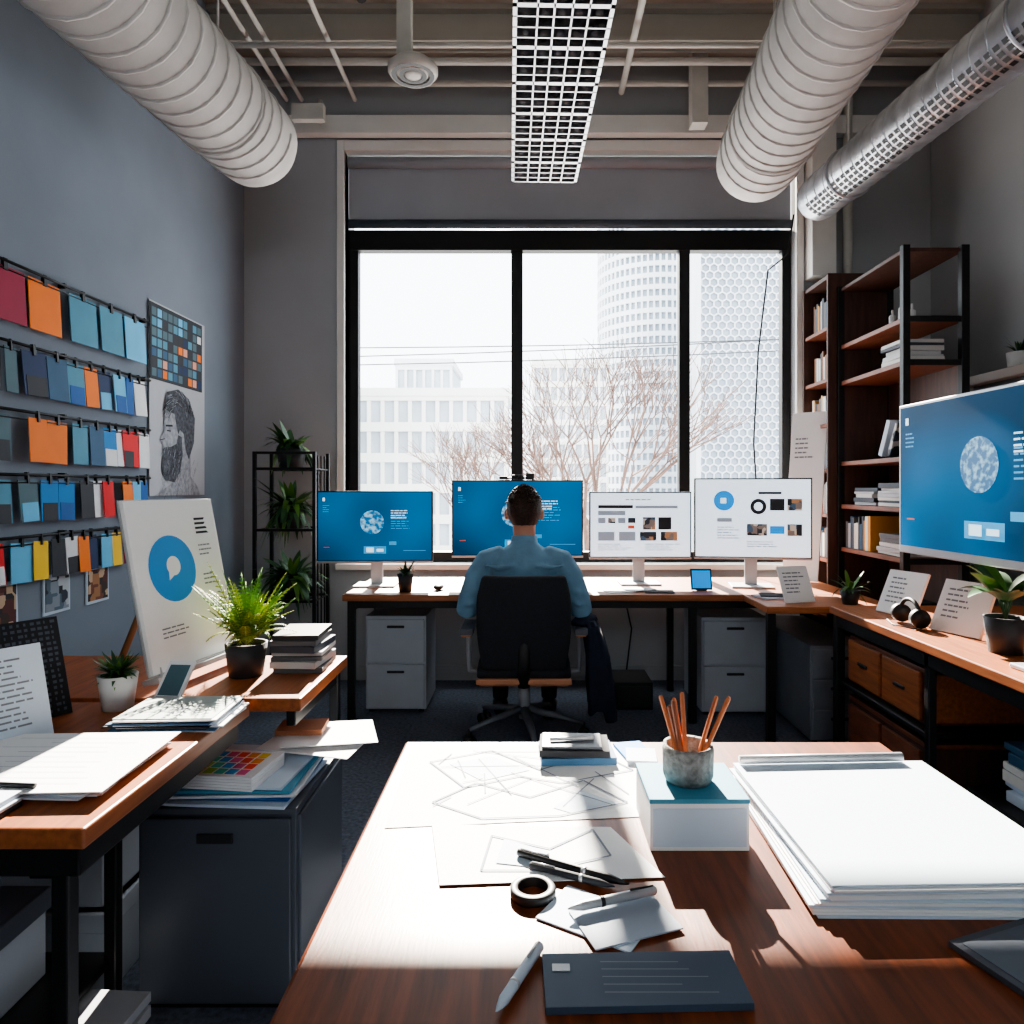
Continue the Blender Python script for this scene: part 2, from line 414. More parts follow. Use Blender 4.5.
for k in range(64):
    a=2*math.pi*k/64; b.box((tc_[0]+math.cos(a)*(tr_+0.1),tc_[1]+math.sin(a)*(tr_+0.1),20),(0.45,0.32,56),bw2,rz=a)
b.finish('round_tower_building')
b=Bd(); b.bb(-80,90,6.5,140,-8.2,-8,mat('street_asphalt',(190,190,192),0.9)); b.finish('street_ground')
bark=mat('bark',(112,88,78),0.9,var=0.2)
def tree(name,x,y,z0,h,seed,tr=0.016):
    rnd=random.Random(seed); b=Bd()
    def grow(p,d,l,r,dep):
        q=p+d*l; b.tube([p,p+d*l*0.5+Vector((rnd.uniform(-.04,.04)*l,rnd.uniform(-.04,.04)*l,0)),q],[r,r*0.85,r*0.7],bark,n=5 if dep>3 else 3)
        if dep==0: return
        for i in range(3):
            nd=(d+Vector((rnd.uniform(-.75,.75),rnd.uniform(-.75,.75),rnd.uniform(-.1,.5)))).normalized()
            grow(q,nd,l*rnd.uniform(0.68,0.85),r*0.62,dep-1)
    grow(Vector((x,y,z0)),Vector((0,0,1)),h*0.30,h*tr,6)
    b.finish(name)
tree('bare_tree',2.4,27,-8,13.0,3,0.018); tree('bare_tree',-1.8,33,-8,11.2,5)
b=Bd()
for z,s in((6.1,0.6),(5.6,1.2),(5.4,1.0)):
    b.tube([(-14+i*3,19,z*0.84-0.25*math.sin(math.pi*i/10)+s*i/10) for i in range(11)],0.016,mat('cable_grey',(70,72,76),0.8),n=4)
b.finish('power_line')

# ---------------------------------------------------------------- desks
def legs(b,pts,z,w=0.04,m=black_m):
    for x,y in pts: b.bb(x-w/2,x+w/2,y-w/2,y+w/2,0,z,m)
b=Bd()
b.bb(-1.02,1.8,3.80,4.55,0.685,0.72,desk_m)
b.bb(1.16,1.8,3.42,3.80,0.685,0.72,desk_m)
b.bb(-1.0,1.78,3.84,3.87,0.64,0.685,black_m); b.bb(-1.0,1.78,4.5,4.53,0.64,0.685,black_m)
legs(b,[(-0.98,3.85),(-0.98,4.5),(0.9,3.88),(1.19,3.46),(1.76,3.46),(1.76,4.5),(0.9,4.5)],0.685)
b.bb(-0.99,-0.97,3.85,4.5,0.62,0.66,black_m)
b.finish('window_desk',0.004)
b=Bd(); b.bb(1.4,2.3,1.1,3.28,0.715,0.75,desk2_m); b.bb(1.415,1.44,1.12,3.26,0.66,0.715,black_m); b.bb(1.42,2.28,3.22,3.25,0.66,0.715,black_m)
legs(b,[(1.43,3.24),(2.26,3.24),(1.43,1.14),(2.26,1.14)],0.715)
b.bb(1.42,2.28,2.5,3.25,0.05,0.07,black_m);b.bb(1.42,2.28,2.5,3.25,0.40,0.42,black_m); legs(b,[(1.43,2.5),(2.26,2.5)],0.715,0.03)
b.finish('side_desk',0.004)
b=Bd()
b.bb(1.46,2.1,2.58,3.2,0.421,0.63,shelf_m)
for y0,y1 in((2.6,2.88),(2.9,3.18)): b.bb(1.445,1.46,y0,y1,0.435,0.615,desk2_m); b.bb(1.438,1.446,(y0+y1)/2-0.04,(y0+y1)/2+0.04,0.52,0.535,black_m)
b.bb(1.46,2.0,2.565,2.58,0.435,0.615,desk2_m)
b.finish('wooden_drawer_box',0.004)
b=Bd(); b.bb(1.46,2.1,2.58,3.2,0.071,0.34,shelfd_m)
for y0,y1 in((2.6,2.88),(2.9,3.18)): b.bb(1.445,1.46,y0,y1,0.085,0.325,shelf_m)
b.bb(1.455,2.1,2.56,3.2,0.34,0.36,shelf_m); b.finish('wooden_storage_box',0.004)
b=Bd(); b.bb(-1.9,-0.72,1.13,1.80,0.715,0.75,desk2_m); b.bb(-1.88,-0.74,1.15,1.175,0.66,0.715,black_m); b.bb(-0.765,-0.74,1.15,1.78,0.66,0.715,black_m)
legs(b,[(-0.79,1.19),(-1.0,1.68),(-1.86,1.19),(-1.86,1.76)],0.715,0.03)
b.bb(-1.86,-1.0,1.2,1.7,0.16,0.175,black_m)
b.finish('layout_table',0.004)
b=Bd(); b.bb(-1.9,-0.60,1.83,2.30,0.715,0.75,desk2_m); b.bb(-1.88,-0.62,2.25,2.275,0.66,0.715,black_m); b.bb(-0.645,-0.62,1.85,2.28,0.67,0.715,black_m)
legs(b,[(-0.63,2.26),(-1.86,1.86),(-1.86,2.26)],0.715,0.03); b.finish('side_table',0.004)
b=Bd(); b.bb(-0.27,0.76,0.3,1.52,0.715,0.75,wood_m); b.bb(-0.25,0.74,0.32,1.5,0.64,0.715,black_m); legs(b,[(-0.22,1.46),(0.71,1.46),(-0.22,0.36),(0.71,0.36)],0.66,0.05); b.finish('work_table',0.006)

# ---------------------------------------------------------------- monitors
SE=1.25
def screen_blue():
    m=mat('screen_blue',(2,62,112),0.4,emit=1.0,var=0.0,spec=0.06)
    nt=m.node_tree; bs=nt.nodes['Principled BSDF']
    tc=nt.nodes['Texture Coordinate']; sp=nt.nodes.new('ShaderNodeTexNoise'); sp.inputs['Scale'].default_value=1.6; sp.inputs['Detail'].default_value=1
    nt.links.new(tc.outputs['Object'],sp.inputs['Vector'])
    r=nt.nodes.new('ShaderNodeValToRGB'); r.color_ramp.elements[0].position=0.35; r.color_ramp.elements[1].position=0.65
    r.color_ramp.elements[0].color=lin((0,62,98)); r.color_ramp.elements[1].color=lin((0,122,182))
    nt.links.new(sp.outputs['Fac'],r.inputs['Fac']); nt.links.new(r.outputs['Color'],bs.inputs['Emission Color'])
    for l in list(nt.links):
        if l.to_socket==bs.inputs['Base Color']: nt.links.remove(l)
    bs.inputs['Base Color'].default_value=(0.001,0.004,0.008,1)
    return m
scr_b=screen_blue()
scr_w=mat('screen_white',(205,220,234),0.4,emit=1.5,var=0.03,scale=2,spec=0.2)
gm=globe_mat('screen_globe',(0,100,155),(150,205,232),45,1.1)
s_wh=mat('screen_text_white',(200,225,238),0.5,emit=SE,var=0.0)
s_dim=mat('screen_text_dim',(40,140,190),0.5,emit=1.0,var=0.0)
s_bk=mat('screen_text_black',(20,24,32),0.5,emit=0.4,var=0.0)
s_gr=mat('screen_text_grey',(130,140,154),0.5,emit=0.7,var=0.0)
s_bl=mat('screen_disc_blue',(0,120,190),0.5,emit=SE,var=0.0)
s_ph=collage('screen_photos',[(40,44,52),(110,100,96),(170,160,150),(60,80,100),(150,110,80),(30,34,40)],30,emit=0.7)
s_rd=mat('screen_red',(200,80,50),0.5,emit=0.6,var=0.0)
def screen_content(b,w,h,kind):
    y=-0.0150
    S=lambda x,z:(x*w/2,z*h/2)
    def rect(x0,x1,z0,z1,m,yy=y):
        a=S(x0,z0);c=S(x1,z1); b.poly([(a[0],yy,a[1]),(c[0],yy,a[1]),(c[0],yy,c[1]),(a[0],yy,c[1])],m)
    b.poly([(-w/2,-0.0135,-h/2),(w/2,-0.0135,-h/2),(w/2,-0.0135,h/2),(-w/2,-0.0135,h/2)],scr_b if kind.startswith('globe') else scr_w)
    if kind.startswith('globe'):
        gx=-0.05
        b.disc((gx*w/2,y,0.12*h/2),h*0.175,gm)
        b.text((gx+0.33)*w/2,0.45*h/2,w*0.20,h*0.035,4,s_wh,y); b.text((gx+0.33)*w/2,0.28*h/2,w*0.20,h*0.035,6,s_dim,y)
        rect(-0.92,-0.88,0.74,0.84,s_wh); b.text(-0.92*w/2,0.6*h/2,w*0.06,h*0.03,4,s_dim,y)
        rect(-0.2,0.2,-0.8,-0.58,s_dim); rect(-0.15,-0.02,-0.76,-0.62,s_wh,y-0.0005); rect(0.03,0.15,-0.74,-0.66,s_wh,y-0.0005)
        rect(0.25,0.38,-0.55,-0.44,s_dim); rect(0.5,0.9,-0.72,-0.70,s_dim); rect(-0.9,-0.8,-0.62,-0.6,s_rd)
    elif kind=='web':
        b.text(-0.3*w/2,0.78*h/2,w*0.32,h*0.035,1,s_bk,y)
        rect(-0.85,-0.15,0.52,0.62,s_bk); rect(-0.1,0.75,0.52,0.6,s_gr)
        rect(-0.85,-0.3,0.30,0.44,s_gr)
        for i in range(4):
            rect(-0.85+i*0.2,-0.70+i*0.2,0.05,0.22,s_ph if i%2 else s_gr)
        rect(0.05,0.30,-0.15,0.24,s_ph); rect(0.36,0.62,-0.15,0.24,s_bk)
        for i in range(4): rect(-0.85+i*0.42,-0.52+i*0.42,-0.5,-0.22,s_gr if i<2 else s_ph)
        b.text(-0.85*w/2,-0.62*h/2,w*0.35,h*0.03,4,s_gr,y); b.text(0.1*w/2,-0.62*h/2,w*0.35,h*0.03,4,s_gr,y)
        rect(-0.25,-0.12,-0.12,-0.02,s_rd)
    else:
        b.disc((-0.5*w/2,y,0.45*h/2),h*0.13,s_bl); rect(-0.56,-0.46,0.38,0.52,s_wh,y-0.0005)
        b.disc((0.1*w/2,y,0.3*h/2),h*0.10,s_bk); b.disc((0.1*w/2,y-0.0004,0.3*h/2),h*0.055,scr_w)
        rect(0.3,0.55,0.2,0.5,s_bk); rect(0.6,0.85,0.2,0.5,s_ph); rect(0.1,0.5,0.62,0.68,s_bk)
        rect(-0.62,-0.36,-0.1,0.0,s_gr); b.text(-0.62*w/2,-0.25*h/2,w*0.2,h*0.035,5,s_gr,y)
        rect(-0.1,0.25,-0.45,-0.15,s_ph); rect(0.3,0.55,-0.4,-0.2,s_bl); rect(0.6,0.85,-0.45,-0.15,s_ph)
        b.text(-0.1*w/2,-0.62*h/2,w*0.35,h*0.03,3,s_gr,y)
def monitor(x,y,z,w,h,yaw,kind,desk=0.72,webcam=False,name='desktop_monitor'):
    b=Bd(); M=frame((x,y,z),(math.cos(yaw),math.sin(yaw),0)); b.M=M
    b.bb(-w/2-0.008,w/2+0.008,-0.012,0.018,-h/2-0.014,h/2+0.008,blackp_m)
    b.bb(-w/2+0.08,w/2-0.08,0.018,0.045,-h/2+0.05,h/2-0.05,blackp_m)
    b.bb(-w/2-0.008,w/2+0.008,-0.0135,-0.011,-h/2-0.016,-h/2-0.004,silver_m)
    screen_content(b,w,h,kind)
    dz=z-desk
    b.bb(-0.035,0.035,0.045,0.065,-dz+0.01,0.05,silver_m)
    b.bb(-0.12,0.12,-0.06,0.13,-dz,-dz+0.012,silver_m)
    b.finish(name,0.003)
    if webcam:
        c=Bd(); c.M=M
        c.bb(-0.035,0.035,-0.02,0.03,h/2+0.009,h/2+0.04,blackp_m); c.tube([(0,-0.022,h/2+0.024),(0,-0.03,h/2+0.024)],0.012,black_m)
        c.bb(-0.11,-0.06,-0.01,0.01,h/2+0.012,h/2+0.03,blackp_m); c.bb(0.05,0.10,-0.01,0.01,h/2+0.009,h/2+0.05,blackp_m); c.tube([(-0.11,0,h/2+0.02),(0.1,0,h/2+0.02)],0.006,blackp_m)
        c.finish('webcam',0.003)
monitor(-0.91,4.12,1.075,0.66,0.40,0.04,'globe')
monitor(-0.075,4.2,1.12,0.77,0.44,0.0,'globe',webcam=True)
monitor(0.66,4.2,1.08,0.595,0.38,0.0,'web')
monitor(1.295,4.08,1.125,0.645,0.45,-0.16,'brand')
b=Bd(); M=frame((1.505,2.3,1.345),(0.03,-0.95,0)); b.M=M
w,h=0.98,0.54
b.bb(-w/2-0.012,w/2+0.012,-0.012,0.02,-h/2-0.03,h/2+0.012,silver_m)
b.bb(-w/2+0.1,w/2-0.1,0.02,0.05,-h/2+0.08,h/2-0.08,blackp_m)
screen_content(b,w,h,'globe2')
b.bb(0.26,0.34,0.05,0.075,-0.585,0.05,silver_m); b.bb(0.15,0.45,-0.04,0.2,-0.594,-0.58,silver_m)
b.finish('presentation_display',0.004)
b=Bd(); b.M=frame((0.97,3.95,0.725),(1,0,0),(0,0.25,1)); b.bb(-0.06,0.06,0,0.008,0,0.12,blackp_m); b.poly([(-0.052,-0.001,0.01),(0.052,-0.001,0.01),(0.052,-0.001,0.11),(-0.052,-0.001,0.11)],s_bl); b.bb(-0.03,0.03,0.0,0.05,-0.003,0.003,blackp_m); b.finish('small_tablet',0.002)
b=Bd(); b.bb(-0.26,0.2,4.0,4.125,0.721,0.735,blackp_m)
for i in range(14):
    for j in range(4): b.bb(-0.25+i*0.0315,-0.224+i*0.0315,4.005+j*0.03,4.03+j*0.03,0.735,0.741,mat('keycap',(60,62,68),0.6))
b.finish('keyboard',0.001)
b=Bd(); b.sph((-0.52,3.98,0.738),(0.03,0.05,0.017),blackp_m); b.tube([(-0.52,4.02,0.73),(-0.5,4.15,0.725),(-0.42,4.3,0.725)],0.003,blackp_m,n=5); b.finish('computer_mouse')
b=Bd()
for i,(x,y,a) in enumerate([(0.5,3.92,0.2),(0.72,3.9,-0.1),(0.62,3.96,0.5)]): b.box((x,y,0.722+i*0.003),(0.16,0.11,0.003),paper_m if i!=1 else ink_m,rz=a)
b.finish('desk_papers')
b=Bd(); b.bb(1.2,1.38,3.64,3.78,0.722,0.73,paper2_m,rz=0.3); b.bb(1.22,1.36,3.65,3.77,0.731,0.736,ink_m,rz=-0.2); b.finish('notebook_stack')
b=Bd(); b.M=frame((1.28,3.50,0.726),(1,0.25,0),(0.1,0.5,1)); b.bb(0,0.17,0,0.01,0,0.19,paper_m); b.text(0.02,0.15,0.12,0.02,6,inkg_m,-0.001); b.bb(0.06,0.1,0.01,0.1,0.01,0.02,paper_m); b.finish('desk_calendar')
b=Bd(); b.M=frame((1.59,4.42,0.725),(0.4,-0.34,0),(0.14,0.12,1)); b.bb(0,0.22,0,0.014,0,1.08,paper_m); b.text(0.03,0.9,0.12,0.03,5,inkg_m,-0.001); b.finish('foam_board',0.002)

def pedestal(name,x0,x1,y0,y1,h,m,nd):
    b=Bd(); b.bb(x0,x1,y0,y1,0.02,h,m)
    for i in range(nd):
        z0=0.03+i*(h-0.04)/nd; z1=0.03+(i+1)*(h-0.04)/nd-0.008
        b.bb(x0+0.01,x1-0.01,y0-0.014,y0,z0,z1,m); b.bb((x0+x1)/2-0.05,(x0+x1)/2+0.05,y0-0.02,y0-0.012,z1-0.05,z1-0.035,cabd_m)
    for x in(x0+0.03,x1-0.03):
        for y in(y0+0.03,y1-0.03): b.bb(x-0.015,x+0.015,y-0.015,y+0.015,0,0.02,black_m)
    b.finish(name,0.004)
pedestal('filing_cabinet',-0.95,-0.60,4.05,4.45,0.56,cabw_m,2)
pedestal('filing_cabinet',0.98,1.36,4.0,4.45,0.56,cabw_m,2)
pedestal('filing_cabinet',1.42,1.72,3.55,4.4,0.5,mat('cabinet_mid_grey',(130,136,144),0.5),3)
b=Bd(); b.bb(0.5,0.72,4.1,4.4,0.0,0.16,blackp_m); b.bb(0.52,0.7,4.09,4.1,0.02,0.14,cabd_m); b.tube([(0.6,4.4,0.1),(0.65,4.48,0.4),(0.6,4.49,0.63)],0.006,blackp_m,n=6); b.finish('power_unit',0.006)

# ---------------------------------------------------------------- bookcases
bookcols=[(178,180,184),(60,66,76),(200,200,198),(150,60,40),(210,150,60),(40,80,110),(90,92,96),(222,220,214),(130,90,60),(30,32,36)]
bm=[mat('book_cover_%d'%i,c,0.6,var=0.05) for i,c in enumerate(bookcols)]
def books_up(b,x,y0,y1,z,hmax,depth=0.18,lean=0.0):
    y=y0
    while y<y1:
        t=R(0.015,0.035); h=hmax*R(0.7,1.0)
        b.bb(x+0.02,x+0.02+depth*R(0.8,1),y,y+t*0.93,z,z+h,random.choice(bm)); y+=t
def books_flat(b,cx,cy,z,n,w,d,cols=None,rot=0.1,t0=0.012,t1=0.03):
    for i in range(n):
        t=R(t0,t1); b.box((cx+R(-.008,.008),cy+R(-.008,.008),z+t/2),(w*R(.85,1),d*R(.85,1),t*0.95),random.choice(cols or bm),rz=R(-rot,rot)); z+=t
    return z
b=Bd()
X0,X1,Ya,Yb,H=1.9,2.2,3.55,4.29,2.53
for x in(X0,X1):
    for y in(Ya,Yb): b.bb(x-0.016 if x==X0 else x-0.02,x+0.02,y-0.018,y+0.018,0,H,black_m)
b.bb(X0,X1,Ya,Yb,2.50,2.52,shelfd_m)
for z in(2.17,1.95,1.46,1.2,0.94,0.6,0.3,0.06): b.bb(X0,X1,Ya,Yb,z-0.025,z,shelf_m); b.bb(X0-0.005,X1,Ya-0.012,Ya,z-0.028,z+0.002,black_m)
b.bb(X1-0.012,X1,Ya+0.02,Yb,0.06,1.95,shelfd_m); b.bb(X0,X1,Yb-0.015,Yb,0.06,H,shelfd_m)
b.finish('bookcase',0.002)
b=Bd()
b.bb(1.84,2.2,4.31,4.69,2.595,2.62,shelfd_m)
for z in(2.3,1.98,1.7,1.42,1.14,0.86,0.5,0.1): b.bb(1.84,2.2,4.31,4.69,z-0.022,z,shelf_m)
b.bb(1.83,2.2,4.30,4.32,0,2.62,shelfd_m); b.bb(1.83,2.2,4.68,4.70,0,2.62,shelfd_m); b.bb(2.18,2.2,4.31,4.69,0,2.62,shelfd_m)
b.finish('bookcase',0.002)
b=Bd()
gr=[bm[0],bm[2],bm[7],bm[6],bm[1]]
books_flat(b,2.03,3.72,1.951,6,0.22,0.24,gr)
books_flat(b,2.03,3.75,1.201,7,0.22,0.28,gr); books_flat(b,2.03,4.05,1.201,5,0.22,0.24,gr)
books_flat(b,2.03,3.75,0.941,5,0.22,0.28,gr); books_up(b,X0,3.95,4.25,0.941,0.2)
books_up(b,X0-0.04,4.33,4.64,2.301,0.22);books_up(b,X0-0.04,4.33,4.6,1.981,0.2);books_up(b,X0-0.04,4.4,4.66,1.701,0.2)
books_up(b,X0-0.04,4.33,4.66,1.141,0.2);books_up(b,X0-0.04,4.33,4.6,0.861,0.2);books_up(b,X0-0.04,4.33,4.66,1.421,0.18)
books_flat(b,2.03,3.75,0.601,4,0.22,0.28);books_flat(b,2.03,4.05,0.301,5,0.22,0.24)
b.finish('shelved_books',0.001)
b=Bd(); b.box((2.02,3.82,1.46+0.11),(0.2,0.03,0.2),paper2_m,rx=0.35,rz=0.2); b.box((2.02,3.75,1.46+0.10),(0.18,0.02,0.18),collage('magazine_cover',[(40,50,60),(120,120,120),(200,200,200),(60,70,90)],20),rx=0.35,rz=0.2); b.finish('magazine',0.001)
b=Bd()
for i in range(5): b.lathe((2.03+0.02*(i%2),3.72+i*0.05,2.171),[(0.012,0),(0.018,0.02),(0.018,0.07+0.02*(i%3)),(0.006,0.08+0.02*(i%3)),(0.006,0.11+0.015*(i%3)),(0.001,0.11+0.015*(i%3))],blackp_m if i%2 else pot_w,n=12)
b.finish('small_bottles')
b=Bd(); b.bb(2.45,XR,2.9,4.0,1.87,1.92,trim_m); b.bb(2.5,XR,2.95,3.95,1.82,1.87,wall_m); b.bb(2.66,XR,3.1,3.13,1.6,1.82,trim_m);b.bb(2.66,XR,3.8,3.83,1.6,1.82,trim_m); b.finish('wall_ledge_shelf',0.005)
def pot(b,c,r0,r1,h,m):
    b.lathe(c,[(0.001,0),(r0,0),(r1,h),(r1-0.006,h),(r1-0.01,h-0.012)],m); b.disc((c[0],c[1],c[2]+h-0.014),r1-0.008,soil_m,axis='z')
b=Bd(); pot(b,(2.6,3.72,1.921),0.05,0.06,0.10,pot_w)
for i in range(22): b.leaf((2.6,3.72,2.01),R(0,6.28),R(.03,.08),R(.06,.14),R(0,.05),0.014,leafd,n=4)
b.finish('potted_succulent')

# ---------------------------------------------------------------- right desk objects
b=Bd(); pot(b,(1.59,2.34,0.75),0.05,0.065,0.12,pot_d)
for i in range(15):
    a=i*2.4+R(-.2,.2); b.tube([(1.59,2.34,0.86),(1.59+0.02*math.cos(a),2.34+0.02*math.sin(a),0.93)],0.003,leafd,n=4)
    b.leaf((1.59+0.012*math.cos(a),2.34+0.012*math.sin(a),0.92),a,R(.09,.16),R(.10,.20),R(.03,.10),R(.05,.075),leafd if i%3 else leafg,fold=0.15)
b.finish('potted_leafy_plant')
for (x,y,s) in((1.56,3.02,0.2),(1.57,2.62,0.21)):
    b=Bd(); b.M=frame((x-0.02,y+0.1,0.755),(0.35,-1,0),(0.45,0.16,1)); b.bb(0,s,0,0.012,0,s*1.0,paper_m); b.text(0.03,s*0.8,s*0.5,0.022,6,inkg_m,-0.001); b.bb(s*0.4,s*0.6,0.012,0.1,0.005,0.013,black_m); b.finish('printed_sample_board')
b=Bd()
arc=[(1.52,2.80+0.07*math.cos(a),0.80+0.055*math.sin(a)) for a in [math.pi*i/12 for i in range(13)]]
b.tube(arc,0.008,blackp_m,n=8)
for y in(2.73,2.87): b.tube([(1.52,y-0.015,0.79),(1.52,y+0.015,0.79)],0.036,blackp_m,n=18)
b.tube([(1.52,2.73,0.757),(1.48,2.7,0.756),(1.45,2.8,0.756),(1.48,2.9,0.756)],0.003,blackp_m,n=5)
b.finish('headphones')
b=Bd(); b.box((1.7,1.72,0.757),(0.3,0.22,0.012),ink_m,rz=0.1); b.box((1.7,1.7,0.769),(0.24,0.18,0.01),paper_m,rz=-0.1); b.finish('notebook_stack')
b=Bd()
b.bb(1.5,1.9,1.95,2.35,0.0,0.26,cab_m); b.bb(1.48,1.92,1.93,2.37,0.26,0.29,black_m)
books_flat(b,1.68,2.14,0.291,6,0.3,0.3,[bm[0],bm[5],bm[7],paper2_m],t0=.02,t1=.04); b.finish('storage_crate',0.004)

# ---------------------------------------------------------------- small plants
b=Bd(); pot(b,(-0.70,3.93,0.72),0.035,0.045,0.10,pot_d)
for i in range(40): b.leaf((-0.70,3.93,0.81),R(0,6.28),R(.03,.09),R(.04,.11),R(0,.08),0.016,leafd,n=4)
b.finish('potted_desk_plant')
b=Bd(); pot(b,(1.60,3.5,0.72),0.035,0.05,0.07,pot_d)
for i in range(20): b.leaf((1.60,3.5,0.78),R(0,6.28),R(.06,.12),R(.05,.15),R(.02,.14),0.022,leafd if i%2 else leafg,n=5)
b.finish('potted_desk_plant')
b=Bd()
x0,x1,y0,y1=-1.66,-1.30,4.22,4.50
for x in(x0,x1):
    for y in(y0,y1): b.bb(x-0.01,x+0.01,y-0.01,y+0.01,0,1.52,black_m)
for z in(0.15,0.62,1.05,1.42):
    for i in range(7):
        xx=x0+(x1-x0)*i/6; b.bb(xx-0.004,xx+0.004,y0,y1,z-0.008,z,black_m)
    b.bb(x0,x1,y0-0.008,y0+0.008,z-0.012,z+0.004,black_m); b.bb(x0,x1,y1-0.008,y1+0.008,z-0.012,z+0.004,black_m)
b.bb(x0,x1,y0-0.006,y0+0.006,1.505,1.52,black_m)
for i in range(5): b.bb(x1-0.004,x1+0.004,y0+(y1-y0)*i/4-0.004,y0+(y1-y0)*i/4+0.004,0,1.5,black_m)
b.finish('wire_plant_rack')
for (z,n,L) in((1.42,60,0.2),(1.05,130,0.26),(0.62,130,0.26)):
    b=Bd(); c=(-1.48,4.34,z+0.001); pot(b,c,0.07,0.09,0.12,pot_d)
    for i in range(n): b.leaf((c[0],c[1],z+0.11),R(0,6.28),L*R(.3,1),R(.10,.26),R(.03,.36),R(.03,.05),leafd if i%4 else leafg,n=6)
    b.finish('potted_foliage_plant')

# ---------------------------------------------------------------- swatches on left wall
pal={'t':(80,146,172),'b':(14,92,166),'n':(26,50,92),'o':(252,128,30),'m':(156,30,66),'l':(106,192,234),'w':(228,231,234),'r':(226,20,26),'g':(80,110,120),'s':(52,94,128),'y':(255,206,50),'k':(48,51,58),'c':(0,130,202),'p':(230,165,140)}
pm={k:mat('swatch_'+k,v,0.7,var=0.06) for k,v in pal.items()}
rows=[(2.13,0.20,[(2.45,.2,'m'),(2.67,.18,'o'),(2.90,.18,'t'),(3.10,.17,'t'),(3.29,.17,'l')]),
(1.84,0.17,[(2.4,.12,'k'),(2.54,.06,'g'),(2.62,.13,'n'),(2.76,.12,'s'),(2.89,.11,'t'),(3.0,.09,'o'),(3.10,.09,'n'),(3.2,.09,'l'),(3.30,.06,'b'),(3.37,.10,'w')]),
(1.59,0.17,[(2.42,.15,'g'),(2.66,.10,'o'),(2.77,.12,'o'),(2.92,.10,'t'),(3.03,.10,'s'),(3.13,.1,'c'),(3.2,.08,'w'),(3.28,.09,'r'),(3.36,.08,'r'),(3.42,.09,'w')]),
(1.35,0.16,[(2.42,.16,'t'),(2.61,.1,'g'),(2.73,.1,'c'),(2.84,.1,'c'),(2.97,.09,'k'),(3.05,.08,'w'),(3.12,.08,'r'),(3.28,.08,'o'),(3.36,.09,'l'),(3.43,.06,'b')]),
(1.115,0.15,[(2.42,.12,'r'),(2.58,.11,'l'),(2.69,.08,'y'),(2.79,.08,'k'),(2.87,.08,'w'),(2.95,.07,'o'),(3.02,.07,'n'),(3.12,.08,'l'),(3.2,.07,'y'),(3.28,.07,'m')])]
for z,h,cards in rows:
    b=Bd()
    b.tube([(XL+0.03,2.2,z),(XL+0.03,3.52,z)],0.006,black_m,n=8); b.tube([(XL+0.03,2.2,z-0.03),(XL+0.03,3.5,z-0.03)],0.003,black_m,n=6)
    for y in(2.25,2.88,3.48): b.bb(XL+0.0005,XL+0.03,y-0.006,y+0.006,z-0.01,z+0.012,black_m)
    for y,w,c in cards:
        t=R(-.05,.05) if h<0.2 else 0
        b.M=Matrix.Translation((XL+0.022+R(0,.012),y,z-0.02))@Euler((t,R(-.10,-.03),0)).to_matrix().to_4x4()
        b.bb(0,0.003,0,w,-h,0,pm[c]); 
        if h<0.2 and R(0,1)<0.4: b.bb(0.003,0.0045,w*0.1,w*0.95,-h,-h*0.55,pm[random.choice('wlkb')])
        b.bb(-0.004,0.009,w*0.45,w*0.55,-0.015,0.028,black_m)
        b.M=Matrix.Identity(4)
    b.finish('color_swatch_rail')
cm1=collage('photo_collage_warm',[(60,44,38),(170,120,80),(40,36,40),(120,70,50),(200,170,140),(90,40,36)],22)
cm2=collage('photo_collage_cool',[(50,60,72),(140,150,160),(30,34,40),(90,110,124),(190,196,200)],22)
for y,z0,z1,w,m in((2.42,.755,.95,.22,cm1),(2.78,.79,.95,.16,cm2),(3.05,.79,.95,.16,cm1)):
    b=Bd(); b.bb(XL+0.001,XL+0.008,y,y+w,z0,z1,paper2_m,rx=R(-.05,.05)); b.bb(XL+0.006,XL+0.010,y+0.01,y+w-0.01,z0+.012,z1-.012,m); b.finish('photo_print')
b=Bd(); b.M=frame((XL+0.006,3.55,1.26),(0,1,0)) 
pst=mat('poster_grey',(184,188,194),0.8,var=0.06,scale=3)
def prow(x0,x1,z0,z1,m,y=0): b.poly([(x0,y,z0),(x1,y,z0),(x1,y,z1),(x0,y,z1)],m)
b.bb(0,0.60,-0.004,0.0,0,1.0,pst)
b.bb(0.0,0.56,-0.008,-0.004,0.60,0.99,mat('poster_board',(52,58,64),0.8))
for j in range(7):
    for i in range(10):
        prow(0.015+i*0.054,0.015+i*0.054+0.044,0.615+j*0.052,0.615+j*0.052+0.042,pm[random.choice('tnggssgkntkptko' if j<5 else 'tgwkl')],-0.0085)
hd=mat('portrait_dark',(84,88,96),0.9,var=0.5,scale=60)
hs=mat('portrait_mid',(158,162,169),0.9,var=0.3,scale=40)
hk_=mat('portrait_ink',(50,53,60),0.9,var=0.3,scale=40)
def pp(L,m,y): b.poly([(x+0.04,y,z) for x,z in L],m)
pp([(0.22,0.05),(0.20,0.13),(0.12,0.15),(0.09,0.18),(0.10,0.22),(0.08,0.24),(0.095,0.26),(0.05,0.29),(0.10,0.35),(0.09,0.38),(0.11,0.47),(0.20,0.53),(0.34,0.50),(0.40,0.40),(0.38,0.28),(0.38,0.05)],hs,-0.009)
pp([(0.09,0.46),(0.13,0.45),(0.20,0.44),(0.22,0.38),(0.24,0.33),(0.26,0.36),(0.30,0.34),(0.32,0.25),(0.36,0.20),(0.42,0.30),(0.43,0.44),(0.36,0.54),(0.24,0.58),(0.12,0.55)],hd,-0.0095)
